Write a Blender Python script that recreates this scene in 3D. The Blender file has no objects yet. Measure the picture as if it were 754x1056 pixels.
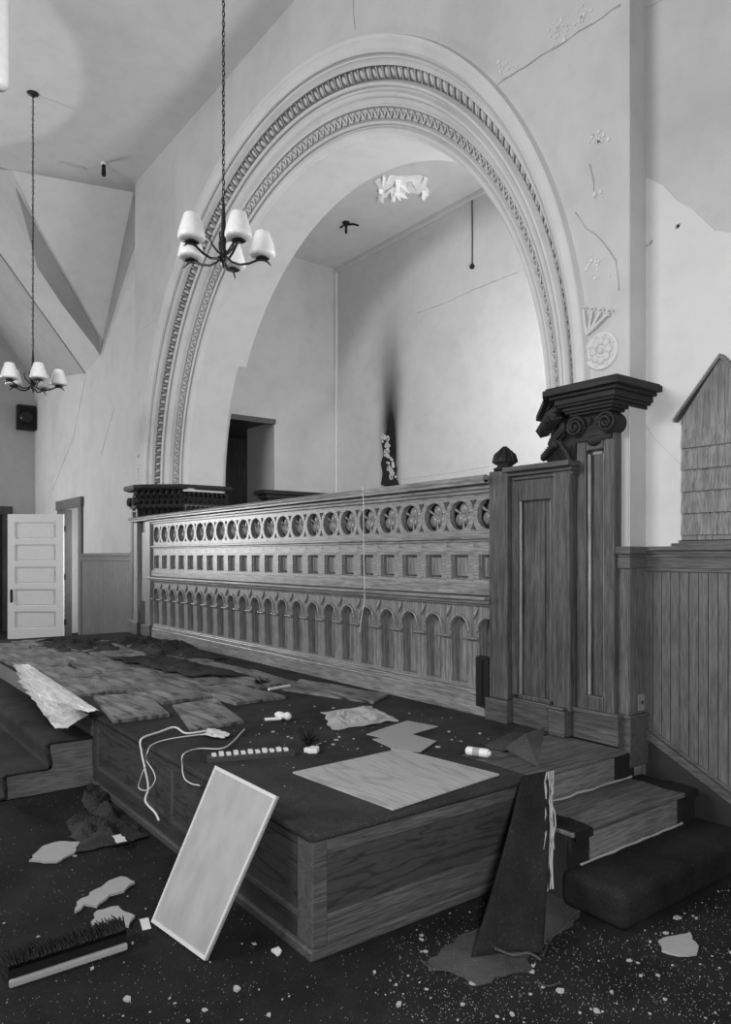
import bpy, bmesh, math, random
from mathutils import Vector, Matrix, noise
from mathutils.geometry import tessellate_polygon
PI = math.pi
S = bpy.context.scene
COL = S.collection
rnd = random.Random(7)

# ------------------------------------------------------------------ camera, world, lights
EYE = 1.65; FPX = 759.0; HX = 377.0; HYP = 574.0
YAW = math.atan2(759.0, 574.0)
FW = Vector((-math.sin(YAW), math.cos(YAW), 0)); RT = Vector((math.cos(YAW), math.sin(YAW), 0))
cd = bpy.data.cameras.new('camera'); cam = bpy.data.objects.new('camera', cd); COL.objects.link(cam)
cam.location = (0, 0, EYE); cam.rotation_euler = (PI/2, 0, YAW)
cd.lens = FPX*36/1056; cd.sensor_width = 36; cd.shift_y = 46/1056; cd.clip_start = .05
S.camera = cam
w = bpy.data.worlds.new('world'); S.world = w; w.use_nodes = True
w.node_tree.nodes['Background'].inputs[0].default_value = (1, 1, 1, 1)
w.node_tree.nodes['Background'].inputs[1].default_value = .20
def area(name, loc, target, sx, sy, power):
    l = bpy.data.lights.new(name, 'AREA'); l.shape = 'RECTANGLE'; l.size = sx; l.size_y = sy; l.energy = power
    o = bpy.data.objects.new(name, l); COL.objects.link(o); o.location = loc
    o.rotation_euler = (Vector(target)-Vector(loc)).to_track_quat('-Z', 'Y').to_euler()
    return o
area('photographer_lamp', (.35, .25, 1.9), (-4.2, 5.0, 2.2), .4, .4, 140)
area('window_daylight', (-17.6, -.6, 3.0), (-9, 2.5, 2.0), 3.0, 3.4, 520)
area('rear_high_area', (-5.2, -4.4, 5.0), (-6.2, 3.8, 1.0), 3.6, 1.8, 400)  # unseen high area light behind the camera
area('alcove_fill', (-3.9, 5.1, 3.4), (-10.0, 5.4, 5.2), 1.0, 1.6, 150)  # unseen area light added to brighten the alcove
area('passage_fill', (-14.2, 5.2, 1.8), (-15.6, 4.6, 1.4), .8, 1.6, 40)  # unseen area light added to brighten the far passage
sp_ = bpy.data.lights.new('uplight', 'SPOT'); sp_.energy = 170; sp_.spot_size = math.radians(50); sp_.spot_blend = .12; sp_.shadow_soft_size = .05
so_ = bpy.data.objects.new('uplight', sp_); COL.objects.link(so_); so_.location = (-9.5, .48, 2.4); so_.rotation_euler = (PI, 0, 0)
S.view_settings.view_transform = 'Standard'; S.view_settings.look = 'None'
S.view_settings.gamma = 1; S.view_settings.use_curve_mapping = False
S.view_settings.exposure = 0.0

# ------------------------------------------------------------------ survey helpers: sight line to a known plane
def _ray(px, py):
    return FW + RT*((px-HX)/FPX) + Vector((0, 0, -(py-HYP)/FPX))
def G(px, py, z=0.0):
    r = _ray(px, py); t = (z-EYE)/r.z; return Vector((r.x*t, r.y*t, z))
def PY(px, py, y):
    r = _ray(px, py); t = y/r.y; return Vector((r.x*t, y, EYE+r.z*t))
def PX(px, py, x):
    r = _ray(px, py); t = x/r.x; return Vector((x, r.y*t, EYE+r.z*t))
def PD(px, py, d):
    r = _ray(px, py); return Vector((r.x*d, r.y*d, EYE+r.z*d))

# ------------------------------------------------------------------ materials
def newmat(name):
    m = bpy.data.materials.new(name); m.use_nodes = True
    nt = m.node_tree; b = nt.nodes['Principled BSDF']
    return m, nt, b
def nd(nt, t, **k):
    n = nt.nodes.new(t)
    for a, v in k.items(): setattr(n, a, v)
    return n
def ramp(nt, src, stops):
    r = nt.nodes.new('ShaderNodeValToRGB'); e = r.color_ramp.elements
    while len(e) < len(stops): e.new(.5)
    for i, (p, c) in enumerate(stops):
        e[i].position = p; e[i].color = (c, c, c, 1)
    nt.links.new(src, r.inputs[0]); return r
def coords(nt, scale=(1, 1, 1)):
    tc = nd(nt, 'ShaderNodeTexCoord'); mp = nd(nt, 'ShaderNodeMapping')
    mp.inputs['Scale'].default_value = scale
    nt.links.new(tc.outputs['Object'], mp.inputs[0]); return mp.outputs[0]
def noise_n(nt, vec, scale, detail=4, rough=.5, dist=0):
    n = nd(nt, 'ShaderNodeTexNoise'); n.inputs['Scale'].default_value = scale
    n.inputs['Detail'].default_value = detail; n.inputs['Roughness'].default_value = rough
    n.inputs['Distortion'].default_value = dist
    nt.links.new(vec, n.inputs['Vector']); return n.outputs['Fac']
def bump(nt, b, h, strength, dist=.01):
    bp = nd(nt, 'ShaderNodeBump'); bp.inputs['Strength'].default_value = strength
    bp.inputs['Distance'].default_value = dist
    nt.links.new(h, bp.inputs['Height']); nt.links.new(bp.outputs[0], b.inputs['Normal'])
def mulc(nt, a, c, fac=1.0, mode='MULTIPLY'):
    m = nd(nt, 'ShaderNodeMix', data_type='RGBA', blend_type=mode); m.inputs[0].default_value = fac
    nt.links.new(a, m.inputs[6]); nt.links.new(c, m.inputs[7]); return m.outputs[2]
def plain(name, c, rough=.6, metal=0.0, spec=.5):
    m, nt, b = newmat(name)
    v = coords(nt); n = noise_n(nt, v, 30, 3)
    r = ramp(nt, n, [(.3, c*.95), (.7, min(1, c*1.04))])
    nt.links.new(r.outputs[0], b.inputs['Base Color'])
    b.inputs['Roughness'].default_value = rough; b.inputs['Metallic'].default_value = metal
    b.inputs['Specular IOR Level'].default_value = spec
    bump(nt, b, n, .03, .003)
    return m
def plaster(name, c, blot=.10, rough=.75, bs=.25):
    m, nt, b = newmat(name)
    v = coords(nt)
    n1 = noise_n(nt, v, .9, 5, .55, .4); n2 = noise_n(nt, v, 5, 6, .6); n3 = noise_n(nt, v, 60, 3)
    r1 = ramp(nt, n1, [(.3, c*(1-blot)), (.5, c), (.72, c*(1+blot*.45))])
    r2 = ramp(nt, n2, [(.3, .93), (.55, 1.0)])
    col = mulc(nt, r1.outputs[0], r2.outputs[0])
    nt.links.new(col, b.inputs['Base Color'])
    b.inputs['Roughness'].default_value = rough; b.inputs['Specular IOR Level'].default_value = .25
    ad = nd(nt, 'ShaderNodeMath', operation='ADD'); nt.links.new(n2, ad.inputs[0]); nt.links.new(n3, ad.inputs[1])
    bump(nt, b, ad.outputs[0], bs, .006)
    return m
def wood(name, c, axis='z', contrast=.35, rough=.42, scale=1.0, spec=.5):
    m, nt, b = newmat(name)
    k = 38*scale
    sc = {'z': (k, k, k*.06), 'x': (k*.06, k, k), 'y': (k, k*.06, k)}[axis]
    v = coords(nt, sc); n1 = noise_n(nt, v, 1.0, 5, .6, .6)
    v2 = coords(nt, tuple(s*3.5 for s in sc)); n2 = noise_n(nt, v2, 1.0, 3, .6)
    v3 = coords(nt); n3 = noise_n(nt, v3, 1.6, 3)
    r1 = ramp(nt, n1, [(.3, c*(1-contrast)), (.62, c*(1+contrast*.5))])
    r2 = ramp(nt, n2, [(.34, .5), (.6, 1.08)]); r3 = ramp(nt, n3, [(.35, .8), (.65, 1.1)])
    col = mulc(nt, mulc(nt, r1.outputs[0], r2.outputs[0]), r3.outputs[0])
    nt.links.new(col, b.inputs['Base Color'])
    b.inputs['Roughness'].default_value = rough; b.inputs['Specular IOR Level'].default_value = spec
    bump(nt, b, n2, .15, .004)
    return m
def plywood(name, c, rot=0.0, rough=.55):
    m, nt, b = newmat(name)
    v = coords(nt, (1.2, 1.2, 1.2)); n1 = noise_n(nt, coords(nt, (.5, .5, 4.5)), 1.7, 3, .5, .3)
    wv = nd(nt, 'ShaderNodeMath', operation='MULTIPLY'); wv.inputs[1].default_value = 60.0; nt.links.new(n1, wv.inputs[0])
    sn = nd(nt, 'ShaderNodeMath', operation='SINE'); nt.links.new(wv.outputs[0], sn.inputs[0])
    r1 = ramp(nt, sn.outputs[0], [(0.0, c*1.05), (.6, c), (1.0, c*.55)])
    n2 = noise_n(nt, coords(nt, (20, 20, 90)), 1, 3)
    r2 = ramp(nt, n2, [(.3, .75), (.6, 1.0)])
    nt.links.new(mulc(nt, r1.outputs[0], r2.outputs[0]), b.inputs['Base Color'])
    b.inputs['Roughness'].default_value = rough
    return m
def carpet(name, c, dirt=.1):
    m, nt, b = newmat(name)
    v = coords(nt); n1 = noise_n(nt, v, 2.2, 5, .65); n2 = noise_n(nt, v, 160, 2); n3 = noise_n(nt, v, 95, 4, .7)
    r1 = ramp(nt, n1, [(.35, c*.7), (.7, c*1.7)])
    r3 = ramp(nt, n3, [(.58, 0.0), (.74, dirt)])
    col = mulc(nt, r1.outputs[0], r3.outputs[0], 1.0, 'ADD')
    nt.links.new(col, b.inputs['Base Color']); b.inputs['Roughness'].default_value = .95
    b.inputs['Specular IOR Level'].default_value = .1
    bump(nt, b, n2, .6, .01)
    return m

M = {}
M['wall'] = plaster('wall_plaster', .49, .14)
M['patch'] = plaster('fresh_wall_plaster', .60, .06)
M['ceil'] = plaster('ceiling_plaster', .60, .08)
M['arch'] = plaster('arch_plaster', .56, .07, .6, .12)
M['white'] = plain('white_paint', .70, .5)
M['dooredge'] = plain('grey_paint', .4, .5)
M['screen_h'] = wood('oak_horizontal', .26, 'x', .35, .30)
M['screen_v'] = wood('oak_vertical', .23, 'z', .38, .34)
M['post'] = wood('dark_oak_vertical', .08, 'z', .55, .42)
M['post_h'] = wood('dark_oak_horizontal', .08, 'x', .35, .45)
M['cap'] = wood('carved_dark_oak', .024, 'x', .4, .6, 1.0, .25)
M['wains'] = wood('wainscot_boards', .12, 'z', .18, .5)
M['rail'] = wood('wainscot_rail', .10, 'x', .25, .45)
M['gable'] = wood('shingle_boards', .20, 'z', .4, .6)
M['plat'] = wood('platform_frame_wood', .085, 'y', .3, .5)
M['platx'] = wood('platform_side_wood', .04, 'x', .3, .55)
M['ply_dark'] = plywood('dark_plywood', .045)
M['ply_lite'] = plywood('light_plywood', .36)
M['riser'] = wood('bare_riser_wood', .17, 'y', .2, .6)
M['tread'] = wood('worn_tread_wood', .10, 'y', .6, .6)
M['carpet'] = carpet('dark_carpet', .014, .045)
M['carpet_top'] = carpet('platform_carpet', .030, .08)
M['rug'] = carpet('carpet_backing', .05, .10)
M['tile'] = None
M['black'] = plain('black_metal', .008, .6, 0, .25)
M['iron'] = plain('dark_bronze', .03, .35, .6)
M['glass'] = plain('milk_glass', .85, .3)
M['dark'] = plain('dark_void', .01, .9)
M['paper'] = plain('torn_paper', .55, .8)
M['card'] = plain('grey_cardboard', .30, .8)
M['bit'] = plain('plaster_crumb', .34, .9)
M['grit'] = plain('grey_grit', .2, .9)
M['string'] = plain('pale_cord', .62, .8)
M['skirt'] = plain('dark_painted_skirt', .022, .5)
M['board'] = None
def tile_mat():
    m, nt, b = newmat('underlay_tile')
    n = noise_n(nt, coords(nt, (1.5, 9, 1)), 1.4, 6, .65, .8); n2 = noise_n(nt, coords(nt), 6, 5)
    r = ramp(nt, n, [(.38, .03), (.47, .15), (.7, .34)]); r2 = ramp(nt, n2, [(.3, .6), (.6, 1)])
    nt.links.new(mulc(nt, r.outputs[0], r2.outputs[0]), b.inputs['Base Color'])
    b.inputs['Roughness'].default_value = .45
    bump(nt, b, n, .8, .03)
    return m
M['tile'] = tile_mat()
def board_mat():
    m, nt, b = newmat('sheet_metal_board')
    n = noise_n(nt, coords(nt, (3, 3, .6)), 3, 4); n2 = noise_n(nt, coords(nt), 120, 2)
    r = ramp(nt, n, [(.3, .36), (.7, .48)])
    nt.links.new(r.outputs[0], b.inputs['Base Color']); b.inputs['Roughness'].default_value = .27
    b.inputs['Metallic'].default_value = .25
    bump(nt, b, n2, .05)
    return m
M['board'] = board_mat()
def foil_mat():
    m, nt, b = newmat('silver_foil')
    b.inputs['Base Color'].default_value = (.95, .95, .95, 1); b.inputs['Metallic'].default_value = .3
    b.inputs['Roughness'].default_value = .42
    n = noise_n(nt, coords(nt), 22, 7, .75, 1.5); bump(nt, b, n, 1.0, .04)
    return m
M['foil'] = foil_mat()
def soot_wall():
    # plaster with the scorch mark of the small fire: a stain with a shape of its own
    m = plaster('scorched_wall_plaster', .56, .08); nt = m.node_tree; b = nt.nodes['Principled BSDF']
    old = b.inputs['Base Color'].links[0].from_socket
    tc = nd(nt, 'ShaderNodeTexCoord'); sp = nd(nt, 'ShaderNodeSeparateXYZ'); nt.links.new(tc.outputs['Object'], sp.inputs[0])
    def math_(op, a, bb=None, cl=False):
        n = nd(nt, 'ShaderNodeMath', operation=op, use_clamp=cl)
        for i, q in enumerate((a, bb)):
            if q is None: continue
            if isinstance(q, (int, float)): n.inputs[i].default_value = q
            else: nt.links.new(q, n.inputs[i])
        return n.outputs[0]
    nz = noise_n(nt, coords(nt, (5, 5, 1.0)), 1.2, 4)
    x = math_('ADD', sp.outputs[0], 8.66); x = math_('ADD', x, math_('MULTIPLY', math_('SUBTRACT', nz, .5), .18))
    # half width grows from the floor up, fades with height
    wd = math_('ADD', .17, math_('MULTIPLY', math_('MAXIMUM', math_('SUBTRACT', sp.outputs[2], 3.3), 0.0), .09))
    gx = math_('DIVIDE', x, wd); gx = math_('MULTIPLY', gx, gx); gx = math_('POWER', 2.718, math_('MULTIPLY', gx, -1.0))
    fz = math_('DIVIDE', math_('SUBTRACT', 5.75, sp.outputs[2]), 2.7, True); fz = math_('POWER', fz, 1.25)
    core = math_('MULTIPLY', math_('MULTIPLY', gx, fz), 1.5, True)
    mx = nd(nt, 'ShaderNodeMix', data_type='RGBA'); nt.links.new(core, mx.inputs[0]); nt.links.new(old, mx.inputs[6])
    mx.inputs[7].default_value = (.012, .012, .012, 1); nt.links.new(mx.outputs[2], b.inputs['Base Color'])
    return m
M['soot'] = soot_wall()

# ------------------------------------------------------------------ mesh builder
class MB:
    def __init__(s): s.v = []; s.f = []; s.sm = []
    def add(s, vs, fs, smooth=False):
        o = len(s.v); s.v += [tuple(p) for p in vs]; s.f += [tuple(i+o for i in f) for f in fs]; s.sm += [smooth]*len(fs); return s
    def box(s, x0, x1, y0, y1, z0, z1):
        vs = [(x0,y0,z0),(x1,y0,z0),(x1,y1,z0),(x0,y1,z0),(x0,y0,z1),(x1,y0,z1),(x1,y1,z1),(x0,y1,z1)]
        return s.add(vs, [(3,2,1,0),(4,5,6,7),(0,1,5,4),(1,2,6,5),(2,3,7,6),(3,0,4,7)])
    def quad(s, *p): return s.add(p, [tuple(range(len(p)))])
    def prism(s, pts, z0, z1):
        n = len(pts); a = sum(pts[i][0]*pts[(i+1)%n][1]-pts[(i+1)%n][0]*pts[i][1] for i in range(n))
        if a < 0: pts = pts[::-1]
        vs = [(p[0],p[1],z0) for p in pts]+[(p[0],p[1],z1) for p in pts]
        return s.add(vs, [tuple(range(n-1,-1,-1)), tuple(range(n,2*n))]+[(i,(i+1)%n,n+(i+1)%n,n+i) for i in range(n)])
    def slab(s, pts3, t):           # polygon of 3-D points extruded by vector t
        n = len(pts3); t = Vector(t); vs = [Vector(p) for p in pts3]+[Vector(p)+t for p in pts3]
        return s.add(vs, [tuple(range(n-1,-1,-1)), tuple(range(n,2*n))]+[(i,(i+1)%n,n+(i+1)%n,n+i) for i in range(n)])
    def plate(s, loops, y0, y1):    # (x,z) outline with holes, between depths y0 (front) and y1
        L = [[Vector((p[0], 0, p[1])) for p in lp] for lp in loops]
        tr = tessellate_polygon(L); flat = [p for lp in L for p in lp]; n = len(flat)
        vs = [(p.x, y0, p.z) for p in flat]+[(p.x, y1, p.z) for p in flat]
        fs = []
        for t in tr: fs.append(tuple(t)); fs.append(tuple(n+i for i in t[::-1]))
        o = 0
        for lp in L:
            m = len(lp)
            for i in range(m): fs.append((o+i, o+(i+1)%m, n+o+(i+1)%m, n+o+i))
            o += m
        return s.add(vs, fs)
    def tube(s, path, r, n=6, cap=True, closed=False):
        path = [Vector(p) for p in path]; m = len(path); rr = r if isinstance(r, (list, tuple)) else [r]*m
        vs = []; up = Vector((0, 0, 1)); last = None
        for i, p in enumerate(path):
            a = path[(i-1) % m] if (closed or i > 0) else p; b = path[(i+1) % m] if (closed or i < m-1) else p
            t = (b-a).normalized() if (b-a).length > 1e-9 else Vector((0, 0, 1))
            if last is None:
                q = t.cross(up if abs(t.z) < .95 else Vector((1, 0, 0))).normalized()
            else:
                q = (last - t*last.dot(t)); q = q.normalized() if q.length > 1e-6 else t.orthogonal().normalized()
            last = q; u = t.cross(q)
            for k in range(n):
                an = 2*PI*k/n; vs.append(p+(q*math.cos(an)+u*math.sin(an))*rr[i])
        fs = []
        for i in range(m if closed else m-1):
            j = (i+1) % m
            for k in range(n): fs.append((i*n+k, i*n+(k+1)%n, j*n+(k+1)%n, j*n+k))
        s.add(vs, fs, True)
        if cap and not closed: s.add(vs[:n], [tuple(range(n-1,-1,-1))]); s.add(vs[-n:], [tuple(range(n))])
        return s
    def lathe(s, prof, c=(0,0,0), n=20, axis='z', smooth=True):   # prof: (radius, height)
        vs = []
        for r, h in prof:
            for k in range(n):
                a = 2*PI*k/n; x, y = r*math.cos(a), r*math.sin(a)
                v = {'z': (x, y, h), 'y': (x, h, -y), 'x': (h, x, y)}[axis]
                vs.append((c[0]+v[0], c[1]+v[1], c[2]+v[2]))
        fs = []
        for i in range(len(prof)-1):
            for k in range(n): fs.append((i*n+k, i*n+(k+1)%n, (i+1)*n+(k+1)%n, (i+1)*n+k))
        s.add(vs, fs, smooth)
        for i in (0, len(prof)-1):
            if prof[i][0] > 1e-4:
                q = [i*n+k for k in range(n)]; s.add([vs[j] for j in q], [tuple(range(n)) if i else tuple(range(n-1,-1,-1))])
        return s
    def ball(s, c, r, n=10, sc=(1,1,1), rot=None):
        vs = []; m = n//2+1
        for i in range(m+1):
            t = PI*i/m
            for k in range(n):
                a = 2*PI*k/n; v = Vector((r*math.sin(t)*math.cos(a)*sc[0], r*math.sin(t)*math.sin(a)*sc[1], r*math.cos(t)*sc[2]))
                if rot is not None: v = rot @ v
                vs.append(Vector(c)+v)
        fs = [(i*n+k, (i+1)*n+k, (i+1)*n+(k+1)%n, i*n+(k+1)%n) for i in range(m) for k in range(n)]
        return s.add(vs, fs, True)
    def grid(s, fn, nu, nv, smooth=True):
        vs = [fn(u/nu, v/nv) for v in range(nv+1) for u in range(nu+1)]
        return s.add(vs, [(v*(nu+1)+u, v*(nu+1)+u+1, (v+1)*(nu+1)+u+1, (v+1)*(nu+1)+u) for v in range(nv) for u in range(nu)], smooth)
    def build(s, name, mat, parent=None, bevel=0, loc=None, solid=0, weld=False):
        if loc is not None: s.v = [(x-loc[0], y-loc[1], z-loc[2]) for x, y, z in s.v]
        me = bpy.data.meshes.new(name); me.from_pydata(s.v, [], s.f)
        me.polygons.foreach_set('use_smooth', s.sm); me.update()
        bm = bmesh.new(); bm.from_mesh(me)
        if weld: bmesh.ops.remove_doubles(bm, verts=bm.verts, dist=1e-5)
        bmesh.ops.recalc_face_normals(bm, faces=bm.faces); bm.to_mesh(me); bm.free()
        me.materials.append(mat)
        o = bpy.data.objects.new(name, me); COL.objects.link(o)
        if loc is not None: o.location = loc
        if parent is not None:
            o.parent = parent
            if loc is None: o.location = -Vector(parent.location) if parent.type == 'EMPTY' else (0, 0, 0)
        if bevel:
            b = o.modifiers.new('bevel', 'BEVEL'); b.width = bevel; b.segments = 2; b.limit_method = 'ANGLE'; b.angle_limit = .7
        if solid:
            b = o.modifiers.new('solid', 'SOLIDIFY'); b.thickness = solid
        return o
def tag(o, label=None, cat=None, group=None, kind=None):
    if label: o['label'] = label
    if cat: o['category'] = cat
    if group: o['group'] = group
    if kind: o['kind'] = kind
    return o
def empty(name, loc, label, cat, group=None, rz=0):
    o = bpy.data.objects.new(name, None); COL.objects.link(o); o.location = loc; o.rotation_euler = (0, 0, rz)
    o.empty_display_size = .1
    return tag(o, label, cat, group)
def struct(name, mb, mat, parent=None, **k):
    o = mb.build(name, mat, parent, **k)
    if parent is None: o['kind'] = 'structure'
    return o
def copy_tree(o, parent=None):
    c = o.copy(); COL.objects.link(c)
    if parent is not None: c.parent = parent
    for ch in o.children: copy_tree(ch, c)
    return c

# ------------------------------------------------------------------ key dimensions
YW = 3.90            # face of the arched wall
Y2 = 4.08            # side walls, set back
CX, CZ = -6.72, 2.65 # arch centre
ZC = 7.25            # main ceiling
PZ = .525            # platform top
XR, XL = -2.53, -10.91

# ------------------------------------------------------------------ shell
struct('floor', MB().box(-20, 4, -8, 9, -.1, 0), M['carpet'])
mb = MB()
NA = 64; RW = 3.80
arc = [(CX+RW*math.cos(PI*i/NA), CZ+RW*math.sin(PI*i/NA)) for i in range(NA+1)]
out = [(-2.55, 0), (-2.55, ZC), (-10.89, ZC), (-10.89, 0), (CX-RW, 0)] + arc[::-1] + [(CX+RW, 0)]
mb.plate([out], YW, YW+.14)
mb.box(-2.99, -2.55, YW+.14, 4.12, 0, ZC); mb.box(-10.89, -10.45, YW+.14, 4.12, 0, ZC)
arch_wall = struct('wall_arch', mb, M['wall'])
struct('wall_right', MB().box(-2.56, 4, Y2, Y2+.2, 0, 9), M['wall'])
# left recess walls
XS = -17.8
mb = MB(); dw0, dw1, dtop = -15.62, -14.30, 2.60
mb.box(XS, dw0, Y2, Y2+.2, 0, 9); mb.box(dw1, -10.88, Y2, Y2+.2, 0, 9); mb.box(dw0, dw1, Y2, Y2+.2, dtop, 9)
wl = struct('wall_left', mb, M['wall'])
struct('wall_side', MB().box(XS-.2, XS, -6, Y2+.2, 0, 9), M['wall'])
# passage behind the far doorway
mb = MB(); mb.box(-17, -13, 5.6, 5.7, 0, 3); mb.box(-16.6, -16.5, Y2+.2, 5.6, 0, 3); mb.box(-13.9, -13.8, Y2+.2, 5.6, 0, 3); mb.box(-17, -13, Y2+.2, 5.7, 3, 3.1)
struct('wall_passage', mb, M['wall'])
# main ceiling: flat part ends at a sloping fold on the left
A = G(139, 198.6, ZC); B = G(13, 175.6, ZC); C2 = Vector((B.x-(A.x-B.x)*.0-.75, B.y-4.5, ZC))
mb = MB(); mb.prism([(4, 4.3), (A.x, 4.3), (A.x, A.y), (B.x, B.y), (C2.x, -8), (4, -8)], ZC, ZC+.1)
ceil = struct('ceiling', mb, M['ceil'])
V = PY(103, 367, Y2); D = PY(88, 385, Y2)
def onplane(p0, p1, p2, px, py):
    n = (p1-p0).cross(p2-p0); o = Vector((0, 0, EYE)); r = _ray(px, py)
    return o + r*((p0-o).dot(n)/r.dot(n))
A1 = PY(141, 246, Y2); A0 = Vector((A.x+.05, 3.90, ZC))
Ef = Vector((-16.6, -1.0, 8.6)); 
K1 = PD(13, 180, 9.6); 
M['lit_facet'] = plaster('lit_fold_plaster', .70, .06); M['shaded_fold'] = plaster('shaded_fold_plaster', .34, .1)  # light and shade of the folds put into two plaster tones
struct('ceiling_fold', MB().quad(A, V, B), M['lit_facet'])
struct('ceiling_groin', MB().slab([A+Vector((.02, -.02, 0)), A1, V], (0, -.006, 0)), M['shaded_fold'])
on1 = lambda px, py: onplane(A, B, V, px, py)
eye_ = Vector((0, 0, EYE)); near_ = lambda p, k=.993: eye_+(p-eye_)*k
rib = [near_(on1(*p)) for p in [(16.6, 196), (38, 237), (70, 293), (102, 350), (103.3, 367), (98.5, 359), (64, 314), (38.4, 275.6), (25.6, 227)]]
struct('ceiling_rib', MB().slab(rib, (0, 0, .04)), M['shaded_fold'])
on2 = lambda px, py: onplane(V, B, D, px, py)
P3 = on2(0, 262); P4 = on2(-70, 168)
struct('ceiling_slope', MB().add([B, V, D, P3, P4], [(0,1,2,3,4)]), M['wall'])
S1 = PX(36, 392, XS); S2 = PX(0, 345, XS); S3 = PX(-60, 270, XS); P5 = P3+(P3-D)*.6
struct('ceiling_lower', MB().add([D, S1, S2, S3, P5], [(0,1,2,3,4)]), M['shaded_fold'])
struct('trim_30', MB().tube([D, P3, P5], .02, 6), M['shaded_fold'])
# alcove behind the arch
AX, AY, AZ = -10.1, 7.03, 6.445
o0, o1, otop = 4.9, 5.84, 3.78
mb = MB(); mb.box(AX-.15, AX, 4.5, o0, 0, AZ); mb.box(AX-.15, AX, o1, AY+.15, 0, AZ); mb.box(AX-.15, AX, o0, o1, otop, AZ)
mb.box(-11.0, AX-.15, o1, o1+.1, 0, otop)
struct('wall_alcove_left', mb, M['wall'])
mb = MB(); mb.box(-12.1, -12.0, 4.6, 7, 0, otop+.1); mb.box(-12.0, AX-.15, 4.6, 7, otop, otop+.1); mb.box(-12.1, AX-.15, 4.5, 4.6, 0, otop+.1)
struct('wall_alcove_passage', mb, M['post'])  # dark tone stands in for the shade of the unlit interior
back = struct('wall_alcove_back', MB().box(AX-.15, -2.2, AY, AY+.15, 0, AZ), M['soot'])
struct('wall_alcove_right', MB().box(-3.3, -3.15, 4.95, AY, 0, AZ), M['wall'])
M['aceil'] = plaster('alcove_ceiling_plaster', .62, .08)
cal = struct('ceiling_alcove', MB().box(AX-.15, -2.2, 4.3, AY+.15, AZ, AZ+.1), M['aceil'])
M['lime'] = plaster('bare_white_lime', .9, .05)
struct('floor_alcove', MB().box(AX, -3.3, 4.12, AY, 0, PZ+.2), M['carpet'])
# thin plaster cornice strip and corner bead in the alcove
mb = MB(); mb.box(AX, -3.3, AY-.05, AY, AZ-.07, AZ)
struct('trim_1', mb, M['arch'], bevel=.01)
struct('trim_2', MB().tube([(AX+.02, AY-.02, .7), (AX+.02, AY-.02, AZ)], .03, 8), M['arch'])
struct('trim_3', MB().box(AX-.02, AX+.015, o0-.02, o1+.02, otop-.05, otop+.03), M['rail'])

# ------------------------------------------------------------------ the arch mouldings
R0, Y0, R1, Y1 = 3.88, 3.875, 3.23, 4.32
LN = math.hypot(R1-R0, Y1-Y0); ur, uy = (R1-R0)/LN, (Y1-Y0)/LN; nr, ny = -uy, ur
def prof_pt(t, n): return (R0+ur*t*LN+nr*n, Y0+uy*t*LN+ny*n)
prof = [(3.90, 3.90), (3.885, 3.86)]
for t, n in [(.015,.015),(.05,.045),(.10,.05),(.145,.035),(.16,-.012),(.175,-.012),(.185,.012),(.20,.012),(.21,-.006),(.255,-.022),(.275,.006),(.28,-.035),
             (.43,-.035),(.435,.012),(.455,.022),(.475,.01),(.49,-.02),(.52,-.02),(.53,.02),(.55,.026),(.57,.016),(.60,-.014),(.66,-.02),(.665,.004),(.68,.004),(.685,-.022),
             (.83,-.022),(.835,.006),(.85,.012),(.87,.002),(.88,-.024),(.90,-.024),(.91,.01),(.94,.022),(.97,.016),(1.0,-.004)]:
    prof.append(prof_pt(t, n))
prof += [(3.225, 4.34), (3.225, 4.88)]
def sweep(prof, n=128, a0=-.02, a1=PI+.02, c=(CX, CZ)):
    mb = MB(); vs = []
    for i in range(n+1):
        a = a0+(a1-a0)*i/n
        for r, y in prof: vs.append((c[0]+r*math.cos(a), y, c[1]+r*math.sin(a)))
    m = len(prof)
    mb.add(vs, [(i*m+k, i*m+k+1, (i+1)*m+k+1, (i+1)*m+k) for i in range(n) for k in range(m-1)], False)
    return mb
arch = struct('trim_4', sweep(prof), M['arch'])
# sweep for the inner soffit ledge (deeper above the notch)
struct('trim_5', sweep([(3.225, 4.87), (3.225, 5.00), (3.30, 5.00), (3.9, 5.00), (3.9, 4.2)], 96, .56, PI-.56), M['arch'])
struct('trim_6', sweep([(3.25, 4.87), (3.25, 4.93), (3.9, 4.93)], 96, -.02, PI+.02), M['wall'])
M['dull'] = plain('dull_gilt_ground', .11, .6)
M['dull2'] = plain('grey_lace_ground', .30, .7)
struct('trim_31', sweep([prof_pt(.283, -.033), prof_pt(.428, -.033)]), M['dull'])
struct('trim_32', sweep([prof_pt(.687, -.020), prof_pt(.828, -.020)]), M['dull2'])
# egg-and-leaf enrichment
def frame(a, t, n=0.0):
    er = Vector((math.cos(a), 0, math.sin(a))); Yv = Vector((0, 1, 0))
    r, y = prof_pt(t, n); P = Vector((CX, 0, CZ))+er*r+Yv*y
    U = er*ur+Yv*uy; N = er*nr+Yv*ny; T = N.cross(U)
    return P, U, N, T
mb = MB(); NE = 116
for i in range(NE):
    a = PI*(i+.5)/NE; P, U, N, T = frame(a, .355, -.030)
    U2 = (U+T*(.35+.25*math.sin(i*2.3))).normalized(); T2 = N.cross(U2)
    rot = Matrix((U2, N, T2)).transposed()
    mb.ball(P+U*.004*math.sin(i*5.1), .5, 8, (.092+.008*math.sin(i*3.7), .03, .042+.006*math.sin(i*1.9)), rot)
    P, U, N, T = frame(PI*(i+1)/NE, .355, -.02)
    mb.tube([P-U*.05, P+U*.05], [.007, .003], 4)
for o in [struct('trim_7', mb, M['arch'])]: pass
mb = MB(); NL = 200
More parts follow.
